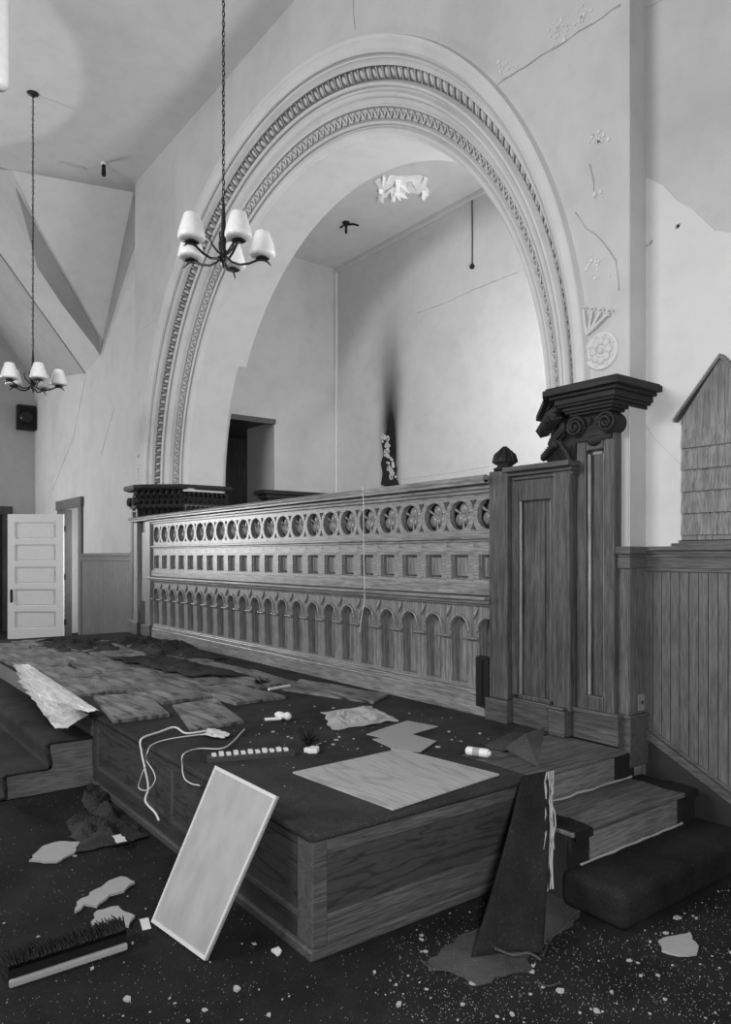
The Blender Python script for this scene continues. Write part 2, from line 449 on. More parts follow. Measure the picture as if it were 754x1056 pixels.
for i in range(NL):
    a = PI*(i+.5)/NL; da = PI/NL
    s = 1 if i % 2 else -1; pts = []
    for k in range(7):
        q = k/6; P, U, N, T = frame(a+(q-.5)*da*1.25, .757, -.010)
        pts.append(P+U*(s*.04*math.cos(q*PI*1.6)))
    mb.tube(pts, .0075, 4)
    P, U, N, T = frame(a, .757+.035*s, -.012); mb.ball(P, .012, 6)
struct('trim_8', mb, M['arch'])

# ------------------------------------------------------------------ plaster cracks, ridges and patches (belong to their walls)
def crack(name, pts, width, parent, mat, off=.004, seed=1, wob=.006):
    r = random.Random(seed); path = []
    for i in range(len(pts)-1):
        a, b = Vector(pts[i]), Vector(pts[i+1]); m = max(2, int((b-a).length/.06))
        for k in range(m): 
            p = a.lerp(b, k/m); path.append(p+Vector((r.uniform(-wob, wob), 0, r.uniform(-wob, wob))))
    path.append(Vector(pts[-1]))
    mb = MB(); mb.tube(path, [width*.45*r.uniform(.3, 1.3) for _ in path], 4)
    return mb.build(name, mat, parent)
Ml, Md = M['patch'], plain('crack_grey', .34, .9)
yy = YW-.002
crack('crack', [PY(505, 92, yy), PY(520, 82, yy), PY(580, 44, yy), PY(640, 5, yy)], .012, arch_wall, Md, seed=2)
crack('crack', [PY(145, 340, yy), PY(160, 330, yy), PY(185, 306, yy)], .006, arch_wall, Ml, seed=3)
crack('crack', [PY(594, 218, yy), PY(605, 235, yy), PY(622, 250, yy), PY(636, 268, yy), PY(638, 300, yy)], .007, arch_wall, Md, seed=4)
crack('crack', [PY(608, 170, yy), PY(612, 190, yy), PY(614, 205, yy)], .008, arch_wall, Md, seed=5)
crack('crack', [PY(364, 0, yy), PY(366, 30, yy)], .006, arch_wall, Md, seed=6)
# scaled paint patches
def flakes(parent, y, spots, mat, seed):
    r = random.Random(seed); mb = MB()
    for px, py, rad, n in spots:
        for _ in range(n):
            c = PY(px+r.gauss(0, rad), py+r.gauss(0, rad), y); s_ = r.uniform(.005, .02)
            pts = [Vector((c.x+s_*r.uniform(.5, 1)*math.cos(k*PI/3), y, c.z+s_*r.uniform(.5, 1)*math.sin(k*PI/3))) for k in range(6)]
            mb.slab(pts, (0, -.003, 0))
    return mb.build('flaking_paint', mat, parent)
flakes(arch_wall, yy, [(520, 70, 5, 10), (575, 30, 7, 18), (600, 15, 7, 12), (618, 145, 5, 14), (617, 270, 7, 14), (618, 200, 4, 6)], Ml, 5)
wr = bpy.data.objects['wall_right']
yr = Y2-.002
edge = [PY(p[0], p[1], yr) for p in [(655, 170), (661, 180), (685, 192), (700, 208), (715, 216), (738, 238), (752, 240), (775, 236)]]
mb = MB(); mb.slab(edge+[Vector((edge[-1].x, yr, 1.7)), Vector((-2.56, yr, 1.7))], (0, -.004, 0))
mb.build('plaster_patch', Ml, wr)
crack('crack', [PY(655, 14, yr), PY(690, -4, yr)], .006, wr, Md, seed=7)
crack('crack', [PY(662, 432, yr-.004), PY(680, 458, yr-.004), PY(706, 482, yr-.004)], .004, wr, Md, seed=8)
flakes(wr, yr-.003, [(700, 235, 2, 3), (672, 250, 2, 3)], Md, 6)
struct('trim_9', MB().tube([(-2.548, YW+.0, 1.7), (-2.548, YW+.0, ZC)], .005, 6), M['wall'])
struct('trim_10', MB().tube([(-2.552, Y2-.005, 1.7), (-2.552, Y2-.005, ZC)], .004, 6), M['wall'])
crack('crack', [PY(54, 505, Y2-.003), PY(76, 450, Y2-.003), PY(82, 420, Y2-.003), PY(88, 390, Y2-.003)], .012, wl, Ml, seed=9)
crack('crack', [PY(104, 470, Y2-.003), PY(112, 440, Y2-.003), PY(118, 420, Y2-.003)], .012, wl, Ml, seed=10)
crack('crack', [PY(430, 323, AY-.003), PY(460, 312, AY-.003), PY(490, 298, AY-.003), PY(535, 280, AY-.003)], .008, back, Md, seed=11)
crack('crack', [PY(392, 497, AY-.003), PY(470, 487, AY-.003), PY(520, 478, AY-.003)], .008, back, Ml, seed=12)
# burnt hole with chipped white plaster edge at the foot of the scorch mark
mb = MB(); r = random.Random(3)
pts = [PY(*p, AY-.006) for p in [(393, 500), (395, 488), (393, 478), (396, 468), (394, 458), (397, 450), (399, 444), (401, 452), (403, 456), (402, 463), (407, 470), (406, 477), (410, 483), (408, 491), (412, 500)]]
mb.slab(pts, (0, -.006, 0)); mb.build('burnt_hole', M['dark'], back)
mb = MB()
for i in range(34):
    q = i/33; c = PY(397+9*q+r.uniform(-4, 4), 448+47*q+r.uniform(-3, 3), AY-.02); s_ = r.uniform(.02, .06)
    mb.slab([Vector((c.x+s_*r.uniform(.4, 1)*math.cos(k*PI/3), AY-.014, c.z+s_*r.uniform(.4, 1)*math.sin(k*PI/3))) for k in range(6)], (0, -.012, 0))
mb.build('chipped_plaster', M['patch'], back)
# collapsed patch in the alcove ceiling: bare lath light patch and hanging flakes
mb = MB(); outl = [(388, 185), (402, 181), (418, 182), (431, 180), (441, 184), (439, 192), (443, 198), (432, 200), (420, 197), (414, 203), (404, 200), (396, 204), (391, 198)]
mb.slab([G(p[0], p[1], AZ-.002) for p in outl], (0, 0, -.008)); mb.build('bare_lath_patch', M['lime'], cal)
mb = MB()
for i in range(26):
    px, py = 388+52*r.random(), 182+18*r.random()
    if i < 6: px, py = r.choice([(388, 190), (392, 202), (390, 186), (412, 200), (436, 197)])
    c = G(px, py, AZ-.01); L = r.uniform(.05, .14); wv_ = r.uniform(.02, .06); an = r.uniform(0, PI)
    d = Vector((math.cos(an)*wv_, math.sin(an)*wv_, 0)); e = Vector((r.uniform(-.08, .08), r.uniform(-.08, .08), -L))
    mb.slab([c-d, c+d, c+d*.5+e, c-d*.3+e*.8], (.006, .006, 0))
mb.build('hanging_plaster', M['lime'], cal)

# ------------------------------------------------------------------ wainscots
def beadboard(x0, x1, y, z0fn, z1, pitch=.057):
    mb = MB(); x = x0
    while x < x1-1e-4:
        e = min(x+pitch, x1); za, zb = z0fn(x), z0fn(e); g = .005
        for (a, b, dy) in ((x, e-g, 0),):
            mb.add([(a, y, za), (b, y, zb), (b, y, z1), (a, y, z1), (a, y+.02, za), (b, y+.02, zb), (b, y+.02, z1), (a, y+.02, z1)],
                   [(0,1,2,3),(7,6,5,4),(0,4,5,1),(1,5,6,2),(2,6,7,3),(3,7,4,0)])
        mb.add([(e-g, y+.012, zb), (e, y+.012, zb), (e, y+.012, z1), (e-g, y+.012, z1)], [(0,1,2,3)])
        x = e
    return mb
sl = lambda x: max(.0, .56-(x+2.6)*.52)+.03
struct('trim_11', beadboard(-2.545, .6, Y2-.028, lambda x: max(sl(x), .12), 1.60), M['wains'])
mb = MB(); mb.box(-2.56, .6, Y2-.045, Y2, 1.58, 1.645); mb.box(-2.56, .6, Y2-.055, Y2, 1.645, 1.665); mb.box(-2.56, .6, Y2-.075, Y2, 1.685, 1.71); mb.box(-2.56, .6, Y2-.05, Y2, 1.665, 1.685); mb.box(-2.56, .6, Y2-.04, Y2, 1.56, 1.58)
struct('trim_12', mb, M['rail'], bevel=.004)
# sloping stringer moulding following the steps and the dark skirt under it
mb = MB()
for dz, th, h in ((0, .045, .03), (.035, .055, .02), (.06, .035, .02)):
    mb.slab([Vector((-2.56, Y2, sl(-2.56)+dz)), Vector((-1.5, Y2, sl(-1.5)+dz)), Vector((-1.5, Y2, sl(-1.5)+dz+h)), Vector((-2.56, Y2, sl(-2.56)+dz+h))], (0, -th, 0))
struct('baseboard_right', mb, M['rail'])
mb = MB(); mb.slab([Vector((-2.56, Y2-.001, 0)), Vector((.6, Y2-.001, 0)), Vector((.6, Y2-.001, .13)), Vector((-1.5, Y2-.001, .13)), Vector((-1.5, Y2-.001, sl(-1.5))), Vector((-2.56, Y2-.001, sl(-2.56)))], (0, -.03, 0))
struct('trim_13', mb, M['skirt'])
struct('trim_14', beadboard(-14.12, -10.92, Y2-.028, lambda x: .15, 1.60, .07), M['wains'])
mb = MB(); mb.box(-14.12, -10.9, Y2-.045, Y2, 1.58, 1.645); mb.box(-14.12, -10.9, Y2-.075, Y2, 1.665, 1.71); mb.box(-14.12, -10.9, Y2-.05, Y2, 1.64, 1.67)
struct('trim_15', mb, M['rail'])
struct('baseboard_left', MB().box(-14.12, -10.92, Y2-.04, Y2, 0, .15), M['rail'])
# wood return round the right pier
mb = MB(); mb.box(-2.60, -2.535, YW-.03, Y2-.029, .0, 1.58)
for k in range(3): mb.box(-2.535, -2.528, YW-.025+k*.045, YW+.015+k*.045, .73, 1.58)
struct('trim_16', mb, M['wains'])
mb = MB(); mb.box(-2.60, -2.515, YW-.045, Y2-.031, .40, .69); mb.box(-2.60, -2.508, YW-.055, Y2-.031, .69, .71)
struct('trim_18', mb, M['post_h'], bevel=.006)
mb = MB(); mb.box(-2.60, -2.515, YW-.05, Y2-.046, 1.58, 1.645); mb.box(-2.60, -2.50, YW-.07, Y2-.076, 1.665, 1.71); mb.box(-2.60, -2.52, YW-.045, Y2-.051, 1.645, 1.665)
struct('trim_17', mb, M['rail'], bevel=.004)

# ------------------------------------------------------------------ doors
mb = MB(); mb.box(dw1-.02, dw1+.17, Y2-.04, Y2, 0, dtop+.16); mb.box(dw0-.17, dw0+.02, Y2-.04, Y2, 0, dtop+.16); mb.box(dw0-.2, dw1+.2, Y2-.06, Y2, dtop-.01, dtop+.17)
mb.box(dw0, dw0+.03, Y2, Y2+.2, 0, dtop); mb.box(dw1-.03, dw1, Y2, Y2+.2, 0, dtop)
struct('door_2', mb, M['rail'])
# open white five-panel door leaf
hinge = Vector((-15.25, 4.03, 0)); dirv = (PD(12, 600, 1)-PD(69, 600, 1)); dirv.z = 0; dirv.normalize()
W_, Hh = 1.10, 2.49
dr = bpy.data.objects.new('door_1', None); COL.objects.link(dr); dr.location = hinge; dr['kind'] = 'structure'
dr.rotation_euler = (0, 0, math.atan2(dirv.y, dirv.x))
def door_leaf(W, H, n, st=.14):
    holes = []; ph = (H-.22-.10*(n-1)-.16)/n; z = .22
    for i in range(n):
        holes.append([(st, z), (W-st, z), (W-st, z+ph), (st, z+ph)]); z += ph+.10
    mb = MB(); mb.plate([[(0, .02), (W, .02), (W, H), (0, H)]]+holes, -.030, .030)
    return mb, holes
mb, holes = door_leaf(W_, Hh, 5)
lf = mb.build('door_leaf', M['white']); lf.parent = dr
mb = MB()
for h in holes:
    mb.box(h[0][0], h[1][0], -.008, .008, h[0][1], h[2][1])
    z = (h[0][1]+h[2][1])/2; mb.box(h[0][0]+.045, h[1][0]-.045, -.018, .018, h[0][1]+.045, h[2][1]-.045)
    mb.box(h[0][0], h[1][0], -.03, .03, h[0][1], h[0][1]+.012); mb.tube([(h[0][0], -.03, h[0][1]), (h[1][0], -.03, h[0][1])], .012, 6)
pn = mb.build('door_panel', M['white']); pn.parent = dr
mb = MB(); mb.box(W_-.10, W_-.05, -.04, .04, .74, 1.0); k = mb.build('lock_plate', M['black'], bevel=.01); k.parent = dr
mb = MB()
for z in (.35, 1.25, 2.2): mb.tube([(-.02, -.03, z-.06), (-.02, -.03, z+.06)], .02, 6); mb.box(-.02, .06, -.03, -.022, z-.05, z+.05)
k = mb.build('hinge', M['iron']); k.parent = dr
# dark doors in the side wall
dd = bpy.data.objects.new('door_3', None); COL.objects.link(dd); dd.location = (XS, 0, 0); dd['kind'] = 'structure'
mb = MB(); mb.box(.0, .06, 3.40, 3.56, 0, 2.70); mb.box(0, .06, 1.3, 1.46, 0, 2.70); mb.box(0, .08, 1.26, 3.60, 2.58, 2.76)
k = mb.build('door_frame', M['post']); k.parent = dd
for y0 in (1.46, 2.43):
    mb = MB(); mb.box(0, .03, y0, y0+.97, 0, 2.58)
    for z0, z1 in ((.2, .95), (1.05, 1.35), (1.45, 2.45)): 
        for (a, b, c, d) in ((y0+.12, y0+.85, z0, z0+.03), (y0+.12, y0+.85, z1-.03, z1), (y0+.12, y0+.15, z0, z1), (y0+.82, y0+.85, z0, z1)): mb.box(.03, .045, a, b, c, d)
    k = mb.build('door_leaf', M['cap']); k.parent = dd

# ------------------------------------------------------------------ boarded gables on the side walls
def gable(cx_, label):
    e = empty('boarded_window', (cx_, Y2, 1.71), label, 'boarded window')
    hw = .228
    mb = MB(); mb.plate([[(-hw, .03), (hw, .03), (hw, .74), (0, 1.05), (-hw, .74)]], -.045, 0)
    z = .17
    k = mb.build('backing_board', M['gable']); k.parent = e
    zs = [.05, .175, .30, .425, .55, .67]
    for i in range(len(zs)-1):
        b = MB(); b.add([(-hw+.004, -.060, zs[i]+.014), (hw-.004, -.060, zs[i]+.014), (hw-.004, -.050, zs[i+1]), (-hw+.004, -.050, zs[i+1]), (-hw+.004, -.03, zs[i]+.012), (hw-.01, -.03, zs[i]+.012), (hw-.01, -.03, zs[i+1]), (-hw+.01, -.03, zs[i+1])],
                   [(0,1,2,3),(7,6,5,4),(0,4,5,1),(1,5,6,2),(2,6,7,3),(3,7,4,0)])
        k = b.build('board', M['gable']); k.parent = e
    b = MB(); b.plate([[(-hw-.045, .725), (0, 1.043), (hw+.045, .725), (hw+.045, .745), (0, 1.066), (-hw-.045, .745)]], -.06, 0); k = b.build('gable_moulding', M['rail']); k.parent = e
    b = MB(); b.box(-hw-.06, hw+.06, -.055, 0, 0, .018); b.box(-hw-.02, hw+.02, -.045, 0, .018, .035); k = b.build('sill', M['rail']); k.parent = e
    return e
gable(-2.066, 'gable-topped boarded panel of grained horizontal boards above right wainscot')
gable(2*CX+2.066+.20, 'narrow glimpse of boarded gable panel beside far left capital')

# ------------------------------------------------------------------ pilasters with capitals
def spiral(c, r0, turns, u, v, n, sgn=1, N=26):
    c = Vector(c); return [c+(u*math.cos(sgn*a)+v*math.sin(sgn*a))*(r0*(1-.85*k/N)) + n*(.25*r0*k/N) for k in range(N+1) for a in [2*PI*turns*k/N]]
def pilaster(mir, label):
    def X(x): return x if not mir else 2*CX-x
    def bx(mb, x0, x1, *a):
        x0, x1 = X(x0), X(x1); return mb.box(min(x0, x1), max(x0, x1), *a)
    e = empty('pilaster', (X(-2.73), 3.87, PZ), label, 'pilaster')
    # plinth
    mb = MB(); bx(mb, -2.885, -2.56, 3.80, 3.93, PZ, .69); bx(mb, -2.89, -2.555, 3.785, 3.93, .69, .715); mb.build('plinth', M['post_h'], e, bevel=.006)
    # shaft: frame boards around a sunk flute
    mb = MB(); bx(mb, -2.87, -2.80, 3.82, 3.90, .70, 2.40); bx(mb, -2.675, -2.60, 3.82, 3.90, .70, 2.40); bx(mb, -2.80, -2.675, 3.82, 3.90, .70, .80); bx(mb, -2.80, -2.675, 3.82, 3.90, 2.30, 2.40)
    mb.build('shaft', M['post'], e, bevel=.008)
    mb = MB(); bx(mb, -2.80, -2.675, 3.865, 3.90, .80, 2.28); mb.build('sunk_panel', M['post'], e)
    mb = MB(); mb.tube([(X(-2.79), 3.845, .80), (X(-2.79), 3.845, 2.28)], .012, 6); mb.tube([(X(-2.685), 3.845, .80), (X(-2.685), 3.845, 2.28)], .008, 6); mb.build('bead', M['screen_v'], e)
    # splayed jamb lining behind
    mb = MB(); mb.prism([(X(-2.87), 3.84), (X(-2.90), 3.84), (X(-3.42), 4.34), (X(-3.42), 5.0), (X(-3.0), 5.0), (X(-2.87), 4.0)], PZ, 2.40); mb.build('jamb_lining', M['post'], e)
    # cornice: stack of offset plans
    def plan(o):
        f = .35 if mir else 1.0
        return [(X(-2.60+o*f), Y2-.001), (X(-2.60+o*f), 3.78-o*f), (X(-2.86-o*.7), 3.78-o*f), (X(-2.94-o*1.0), 3.85-o*.4), (X(-3.36-o), 4.28-o*.4), (X(-3.40-o), 5.0), (X(-3.0), 5.0), (X(-3.0), Y2-.001)]
    def front(o):
        f = .35 if mir else 1.0
        return [(X(-2.60+o*f), Y2-.001), (X(-2.60+o*f), 3.78-o*f), (X(-2.86-o*.7), 3.78-o*f), (X(-2.90-o*.6), 3.86-o*.3), (X(-2.95), 4.0), (X(-2.95), Y2-.001)]
    mb = MB()
    for o, z0, z1 in ((.02, 2.515, 2.53), (.045, 2.53, 2.545), (.06, 2.545, 2.565), (.085, 2.565, 2.58), (.10, 2.58, 2.615)):
        mb.prism(front(o) if not mir else plan(o*.6), z0 if not mir else 2.60+(z0-2.515)*.3, z1 if not mir else 2.60+(z1-2.515)*.3)
    for o, z0, z1 in ((.125, 2.615, 2.635), (.16, 2.635, 2.672), (.145, 2.672, 2.685)): mb.prism(plan(o), z0, z1)
    mb.build('cornice', M['cap'], e, bevel=.004)
    # volutes and carved necking
    u, v, n = Vector((1, 0, 0)), Vector((0, 0, 1)), Vector((0, -1, 0))
    for cx_, sg in ((-2.845, 1), (-2.625, -1)):
        mb = MB(); c = (X(cx_), 3.79, 2.45); s2 = sg*(-1 if mir else 1)
        mb.lathe([(.062, 0), (.066, .01), (.066, .10), (.062, .11)], (c[0], 3.785, c[2]), 20, 'y')
        mb.tube(spiral((c[0], 3.778, c[2]), .066, 2.2, u*s2, v, n), [.011]*18+[.009]*9, 6)
        mb.ball((c[0], 3.775, c[2]), .014, 8); mb.build('volute', M['cap'], e)
    mb = MB(); bx(mb, -2.86, -2.61, 3.80, 3.90, 2.36, 2.52)
    for k in range(4):
        x = -2.81+k*.05; mb.ball((X(x), 3.80, 2.48), .022, 8, (1, .7, 1.1)); mb.tube([(X(x), 3.79, 2.455), (X(x)+.02, 3.785, 2.47), (X(x)+.015, 3.78, 2.495)], .007, 5)
    mb.ball((X(-2.737), 3.83, 2.365), .06, 12, (1.0, .6, .75)); bx(mb, -2.80, -2.675, 3.815, 3.87, 2.375, 2.41)
    mb.build('egg_ornament', M['cap'], e)
    # carved frieze stepping back along the splay
    mb = MB(); rr = random.Random(5)
    mb.prism([(X(-2.87), 3.82), (X(-2.93), 3.86), (X(-3.40), 4.31), (X(-3.42), 5.0), (X(-3.0), 5.0), (X(-2.9), 4.0)], 2.22, 2.62)
    sx = X(-1)-X(0)
    for k in range(8):
        q = k/7; dn = Vector((sx, -1, 0)).normalized(); tdir = Vector((sx, 1, 0)).normalized()
        c = Vector((X(-2.92-q*.46), 3.84+q*.45, 0))
        mb.tube(spiral(c+dn*.05+Vector((0, 0, 2.46)), .04, 1.6, tdir, v, dn), .012, 5); mb.ball(c+dn*.06+Vector((0, 0, 2.46)), .016, 6)
        mb.tube([c+dn*.0+Vector((0, 0, 2.60)), c+dn*.10+Vector((0, 0, 2.585)), c+dn*.14+Vector((0, 0, 2.55)), c+dn*.12+Vector((0, 0, 2.52)), c+dn*.06+Vector((0, 0, 2.53))], [.026, .026, .022, .018, .01], 10); mb.ball(c+dn*.11+Vector((0, 0, 2.545)), .03, 8)
        mb.tube([c+dn*.0+Vector((0, 0, 2.22)), c+dn*.03+Vector((0, 0, 2.30)), c+dn*.075+Vector((0, 0, 2.37)), c+dn*.11+Vector((0, 0, 2.375)), c+dn*.10+Vector((0, 0, 2.34))], [.014, .022, .022, .018, .010], 10); mb.ball(c+dn*.10+Vector((0, 0, 2.36)), .026, 8)
    for k in range(9):
        nn = Vector((sx, 0, 0)); tt = Vector((0, 1, 0)); c = Vector((X(-3.42), 4.36+k*.072, 0))
        mb.tube(spiral(c+nn*.02+Vector((0, 0, 2.46)), .034, 1.5, tt, v, nn), .010, 5)
        mb.tube([c+nn*.0+Vector((0, 0, 2.60)), c+nn*.04+Vector((0, 0, 2.58)), c+nn*.06+Vector((0, 0, 2.54)), c+nn*.02+Vector((0, 0, 2.52))], [.028, .028, .022, .010], 6)
        mb.tube([c+nn*.0+Vector((0, 0, 2.22)), c+nn*.02+Vector((0, 0, 2.32)), c+nn*.05+Vector((0, 0, 2.37)), c+nn*.05+Vector((0, 0, 2.34))], [.014, .026, .022, .010], 6)
    mb.build('carved_frieze', M['cap'], e)
    return e
pilaster(False, 'dark oak pilaster with carved volute capital and heavy cornice right of the screen')
pilaster(True, 'dark carved capital and pilaster at the far left foot of the arch')

# plaster rosette and scroll on the wall above each capital
def wall_ornament(mir, label):
    def X(x): return x if not mir else 2*CX-x
    c = PY(621, 362, YW); X0, Z0 = X(c.x), c.z
    e = empty('plaster_rosette', (X0, YW, Z0-.11), label, 'ornament')
    mb = MB(); mb.lathe([(.0, -.012), (.10, -.012), (.108, -.02), (.118, -.012), (.12, 0)], (X0, YW, Z0), 28, 'y')
    mb.build('disc', M['ceil'], e)
    mb = MB()
    for k in range(8):
        a = 2*PI*k/8; mb.ball((X0+.055*math.cos(a), YW-.014, Z0+.06*math.sin(a)), .028, 8, (1, .5, 1)); mb.ball((X0+.09*math.cos(a+.4), YW-.012, Z0+.095*math.sin(a+.4)), .012, 6)
    mb.ball((X0, YW-.016, Z0), .022, 10, (1, .7, 1)); mb.build('flower', M['arch'], e)
    mb = MB(); s = -1 if mir else 1
    for k in range(4):
        bx_, bz = X0+s*(-.10+.012*k), Z0+.12+.008*k; tx, tz = X0+s*(-.125+.062*k), Z0+.285-.022*k
        mb.tube([(bx_, YW-.012, bz), ((bx_+tx)/2, YW-.02, (bz+tz)/2), (tx, YW-.012, tz)], [.012, .011, .009], 6)
        mb.tube([(tx+.02*math.cos(a), YW-.012, tz+.02*math.sin(a)) for a in [j*.5 for j in range(10)]], .006, 5)
    mb.build('scroll', M['arch'], e)
wall_ornament(False, 'white plaster rosette with fanned scroll above the right capital')
wall_ornament(True, 'small white plaster scroll ornament above the far left capital')

# ------------------------------------------------------------------ the carved screen
YS = 3.80
XA, XB = -9.915, -3.545
PT = .2805; X1 = -3.603; NB = 23
scr = empty('carved_screen', ((XA+XB)/2, YS, PZ), 'long carved oak screen with rosettes, square panels and small arches under the arch', 'screen')
MB().box(XA, XB, YS+.075, YS+.10, PZ, 2.12).build('backing', M['screen_v'], scr)
mb = MB(); mb.box(XA, XB, YS-.02, YS+.075, PZ, .66); mb.box(XA, XB, YS-.012, YS+.075, .66, .70); mb.box(XA, XB, YS+.0, YS+.075, .70, .715)
mb.build('base_board', M['screen_h'], scr, bevel=.006)
mb = MB(); mb.box(XA, XB, YS-.025, YS+.1, 2.10, 2.125); mb.box(XA, XB, YS-.05, YS+.11, 2.125, 2.15); mb.box(XA, XB, YS-.10, YS+.13, 2.155, 2.185)
mb.tube([(XA, YS-.08, 2.19), (XB, YS-.08, 2.19)], .028, 8); mb.box(XA-.6, XB, YS-.05, YS+.11, 2.185, 2.215)
mb.build('top_rail', M['screen_h'], scr, bevel=.004)
mb = MB(); mb.box(XA, XB, YS-.03, YS+.075, 1.775, 1.80); mb.box(XA, XB, YS-.012, YS+.075, 1.755, 1.775)
mb.build('upper_moulding', M['screen_h'], scr, bevel=.005)
mb = MB(); mb.box(XA, XB, YS-.10, YS+.075, 1.345, 1.37); mb.box(XA, XB, YS-.065, YS+.075, 1.32, 1.345); mb.box(XA, XB, YS-.03, YS+.075, 1.30, 1.32)
mb.box(XA, XB, YS-.02, YS+.075, 1.375, 1.46)
mb.build('lower_moulding', M['screen_h'], scr, bevel=.008)
def circ(cx_, cz, r, n=28, a0=0, a1=2*PI): return [(cx_+r*math.cos(a0+(a1-a0)*i/n), cz+r*math.sin(a0+(a1-a0)*i/n)) for i in range(n)]
h = PT/2
# rosette bay (built about x = 0)
def half(sgn):  # side outline with curved triangular notches top and bottom
    a = [(sgn*h, 1.80), (sgn*h, 1.845), (sgn*(h-.030), 1.838), (sgn*(h-.010), 1.875), (sgn*h, 1.905)]
    b = [(sgn*h, 1.985), (sgn*(h-.010), 2.015), (sgn*(h-.034), 2.058), (sgn*h, 2.055), (sgn*h, 2.10)]
    return a+b
outl = half(1)+half(-1)[::-1]
pl = MB(); pl.plate([outl, circ(0, 1.95, .115)[::-1]], YS, YS+.055)
rp = pl.build('rosette_plate', M['screen_h'], scr)
tf = MB()
ring = MB(); ring.tube([(.112*math.cos(a), YS+.006, 1.95+.112*math.sin(a)) for a in [2*PI*i/28 for i in range(28)]], .008, 6, closed=True)
for k in range(3):
    a = PI/2+k*2*PI/3; c = (.050*math.cos(a), YS+.060, 1.95+.050*math.sin(a)); tf.ball(c, .050, 12, (1, .6, 1))
tf.ball((0, YS+.05, 1.95), .018, 8)
for k in range(3):
    a = -PI/2+k*2*PI/3; tf.tube([(.03*math.cos(a), YS+.048, 1.95+.03*math.sin(a)), (.085*math.cos(a), YS+.045, 1.95+.085*math.sin(a)), (.11*math.cos(a), YS+.048, 1.95+.11*math.sin(a))], [.004, .012, .014], 6)
ro = tf.build('rosette', M['screen_v'], rp); shade_disc = MB().lathe([(.0, YS+.066), (.118, YS+.066), (.118, YS+.074)], (0, 0, 1.95), 24, 'y').build('recess', M['post'], rp); rg = ring.build('ring', M['screen_h'], rp)  # dark disc behind the trefoil: recess shadow put into the colour
# square panel bay
pw, p0, p1 = .088, 1.485, 1.665
pp = MB(); pp.plate([[(-h, 1.46), (h, 1.46), (h, 1.755), (-h, 1.755)], [(-pw, p0), (-pw, p1), (pw, p1), (pw, p0)]], YS, YS+.05)
sp = pp.build('square_panel', M['screen_h'], scr)
q = MB(); q.box(-pw+.02, pw-.02, YS+.042, YS+.078, p0+.02, p1-.02)
for (a, b, c, d) in ((-pw, -pw+.009, p0, p1), (pw-.009, pw, p0, p1), (-pw, pw, p0, p0+.009), (-pw, pw, p1-.009, p1)): q.box(a, b, YS+.02, YS+.078, c, d)
pf = q.build('panel_field', M['screen_v'], sp, bevel=.005)
# arcade bay
aw, asp = .083, 1.115
hole = [(-aw, .735), (-aw, asp)]+[(aw*math.cos(PI-PI*i/14), asp+aw*1.12*math.sin(PI*i/14)) for i in range(1, 14)]+[(aw, asp), (aw, .735)]
ab = MB(); ab.plate([[(-h, .715), (h, .715), (h, 1.30), (-h, 1.30)], hole], YS, YS+.07)
ar = ab.build('arch_bay', M['screen_v'], scr)
q = MB()
q.tube([((aw+.014)*math.cos(PI-PI*i/16), YS-.004, asp+(aw+.014)*1.12*math.sin(PI*i/16)) for i in range(17)], .011, 6)
q.tube([(-h, YS-.008, 1.20), (-h+.03, YS-.010, 1.245), (-h+.05, YS-.004, 1.285)], [.004, .014, .004], 6)
hd = q.build('hood_mould', M['screen_h'], ar)
cw = h-aw
for a_, b_ in ((-h, -h+cw), (h-cw, h)):
    q = MB(); q.box(a_, b_, YS-.02, YS+.0, 1.055, 1.075); q.tube([(a_-(.006 if a_ > 0 else 0), YS-.018, 1.065), (b_+(.006 if a_ < 0 else 0), YS-.018, 1.065)], .013, 6)
    im = q.build('impost', M['screen_v'], ar)
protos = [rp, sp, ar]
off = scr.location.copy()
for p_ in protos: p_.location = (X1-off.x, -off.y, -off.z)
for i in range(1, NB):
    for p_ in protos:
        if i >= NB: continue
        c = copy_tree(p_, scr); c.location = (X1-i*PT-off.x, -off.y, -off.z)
# end pieces left: two narrow posts with a sunk panel between them
e = empty('panelled_end', (-10.28, YS, PZ), 'narrow panelled oak end of the screen, at far left between two posts', 'screen end')
MB().box(-10.60, -10.44, YS-.03, YS+.07, .68, 2.148).build('post', M['screen_v'], e, bevel=.008)
MB().box(-10.12, -9.93, YS-.035, YS+.07, .68, 2.148).build('post', M['screen_v'], e, bevel=.008)
MB().box(-10.44, -10.12, YS+.03, YS+.07, .68, 2.148).build('sunk_panel', M['post'], e)
MB().box(-10.36, -10.22, YS+.012, YS+.03, .80, 2.0).build('panel_strip', M['screen_v'], e, bevel=.004)
mb = MB(); mb.box(-10.66, -9.918, YS-.075, YS+.08, 2.15, 2.185); mb.tube([(-10.66, YS-.055, 2.19), (-9.918, YS-.055, 2.19)], .028, 8); mb.box(-10.64, -9.918, YS-.05, YS+.08, 2.185, 2.215); mb.build('top_rail', M['screen_h'], e, bevel=.004)
mb = MB(); mb.box(-10.61, -10.43, YS-.04, YS+.07, PZ, .70); mb.box(-10.13, -9.925, YS-.045, YS+.07, PZ, .70); mb.box(-10.43, -10.13, YS, YS+.07, PZ, .68); mb.build('plinth', M['post_h'], e, bevel=.006)
tag(MB().box(-10.34, -10.16, YS-.02, YS+.010, .70, 1.02).build('vent_box', M['black'], bevel=.004), 'small black vent box low on the far left end of the screen', 'vent')
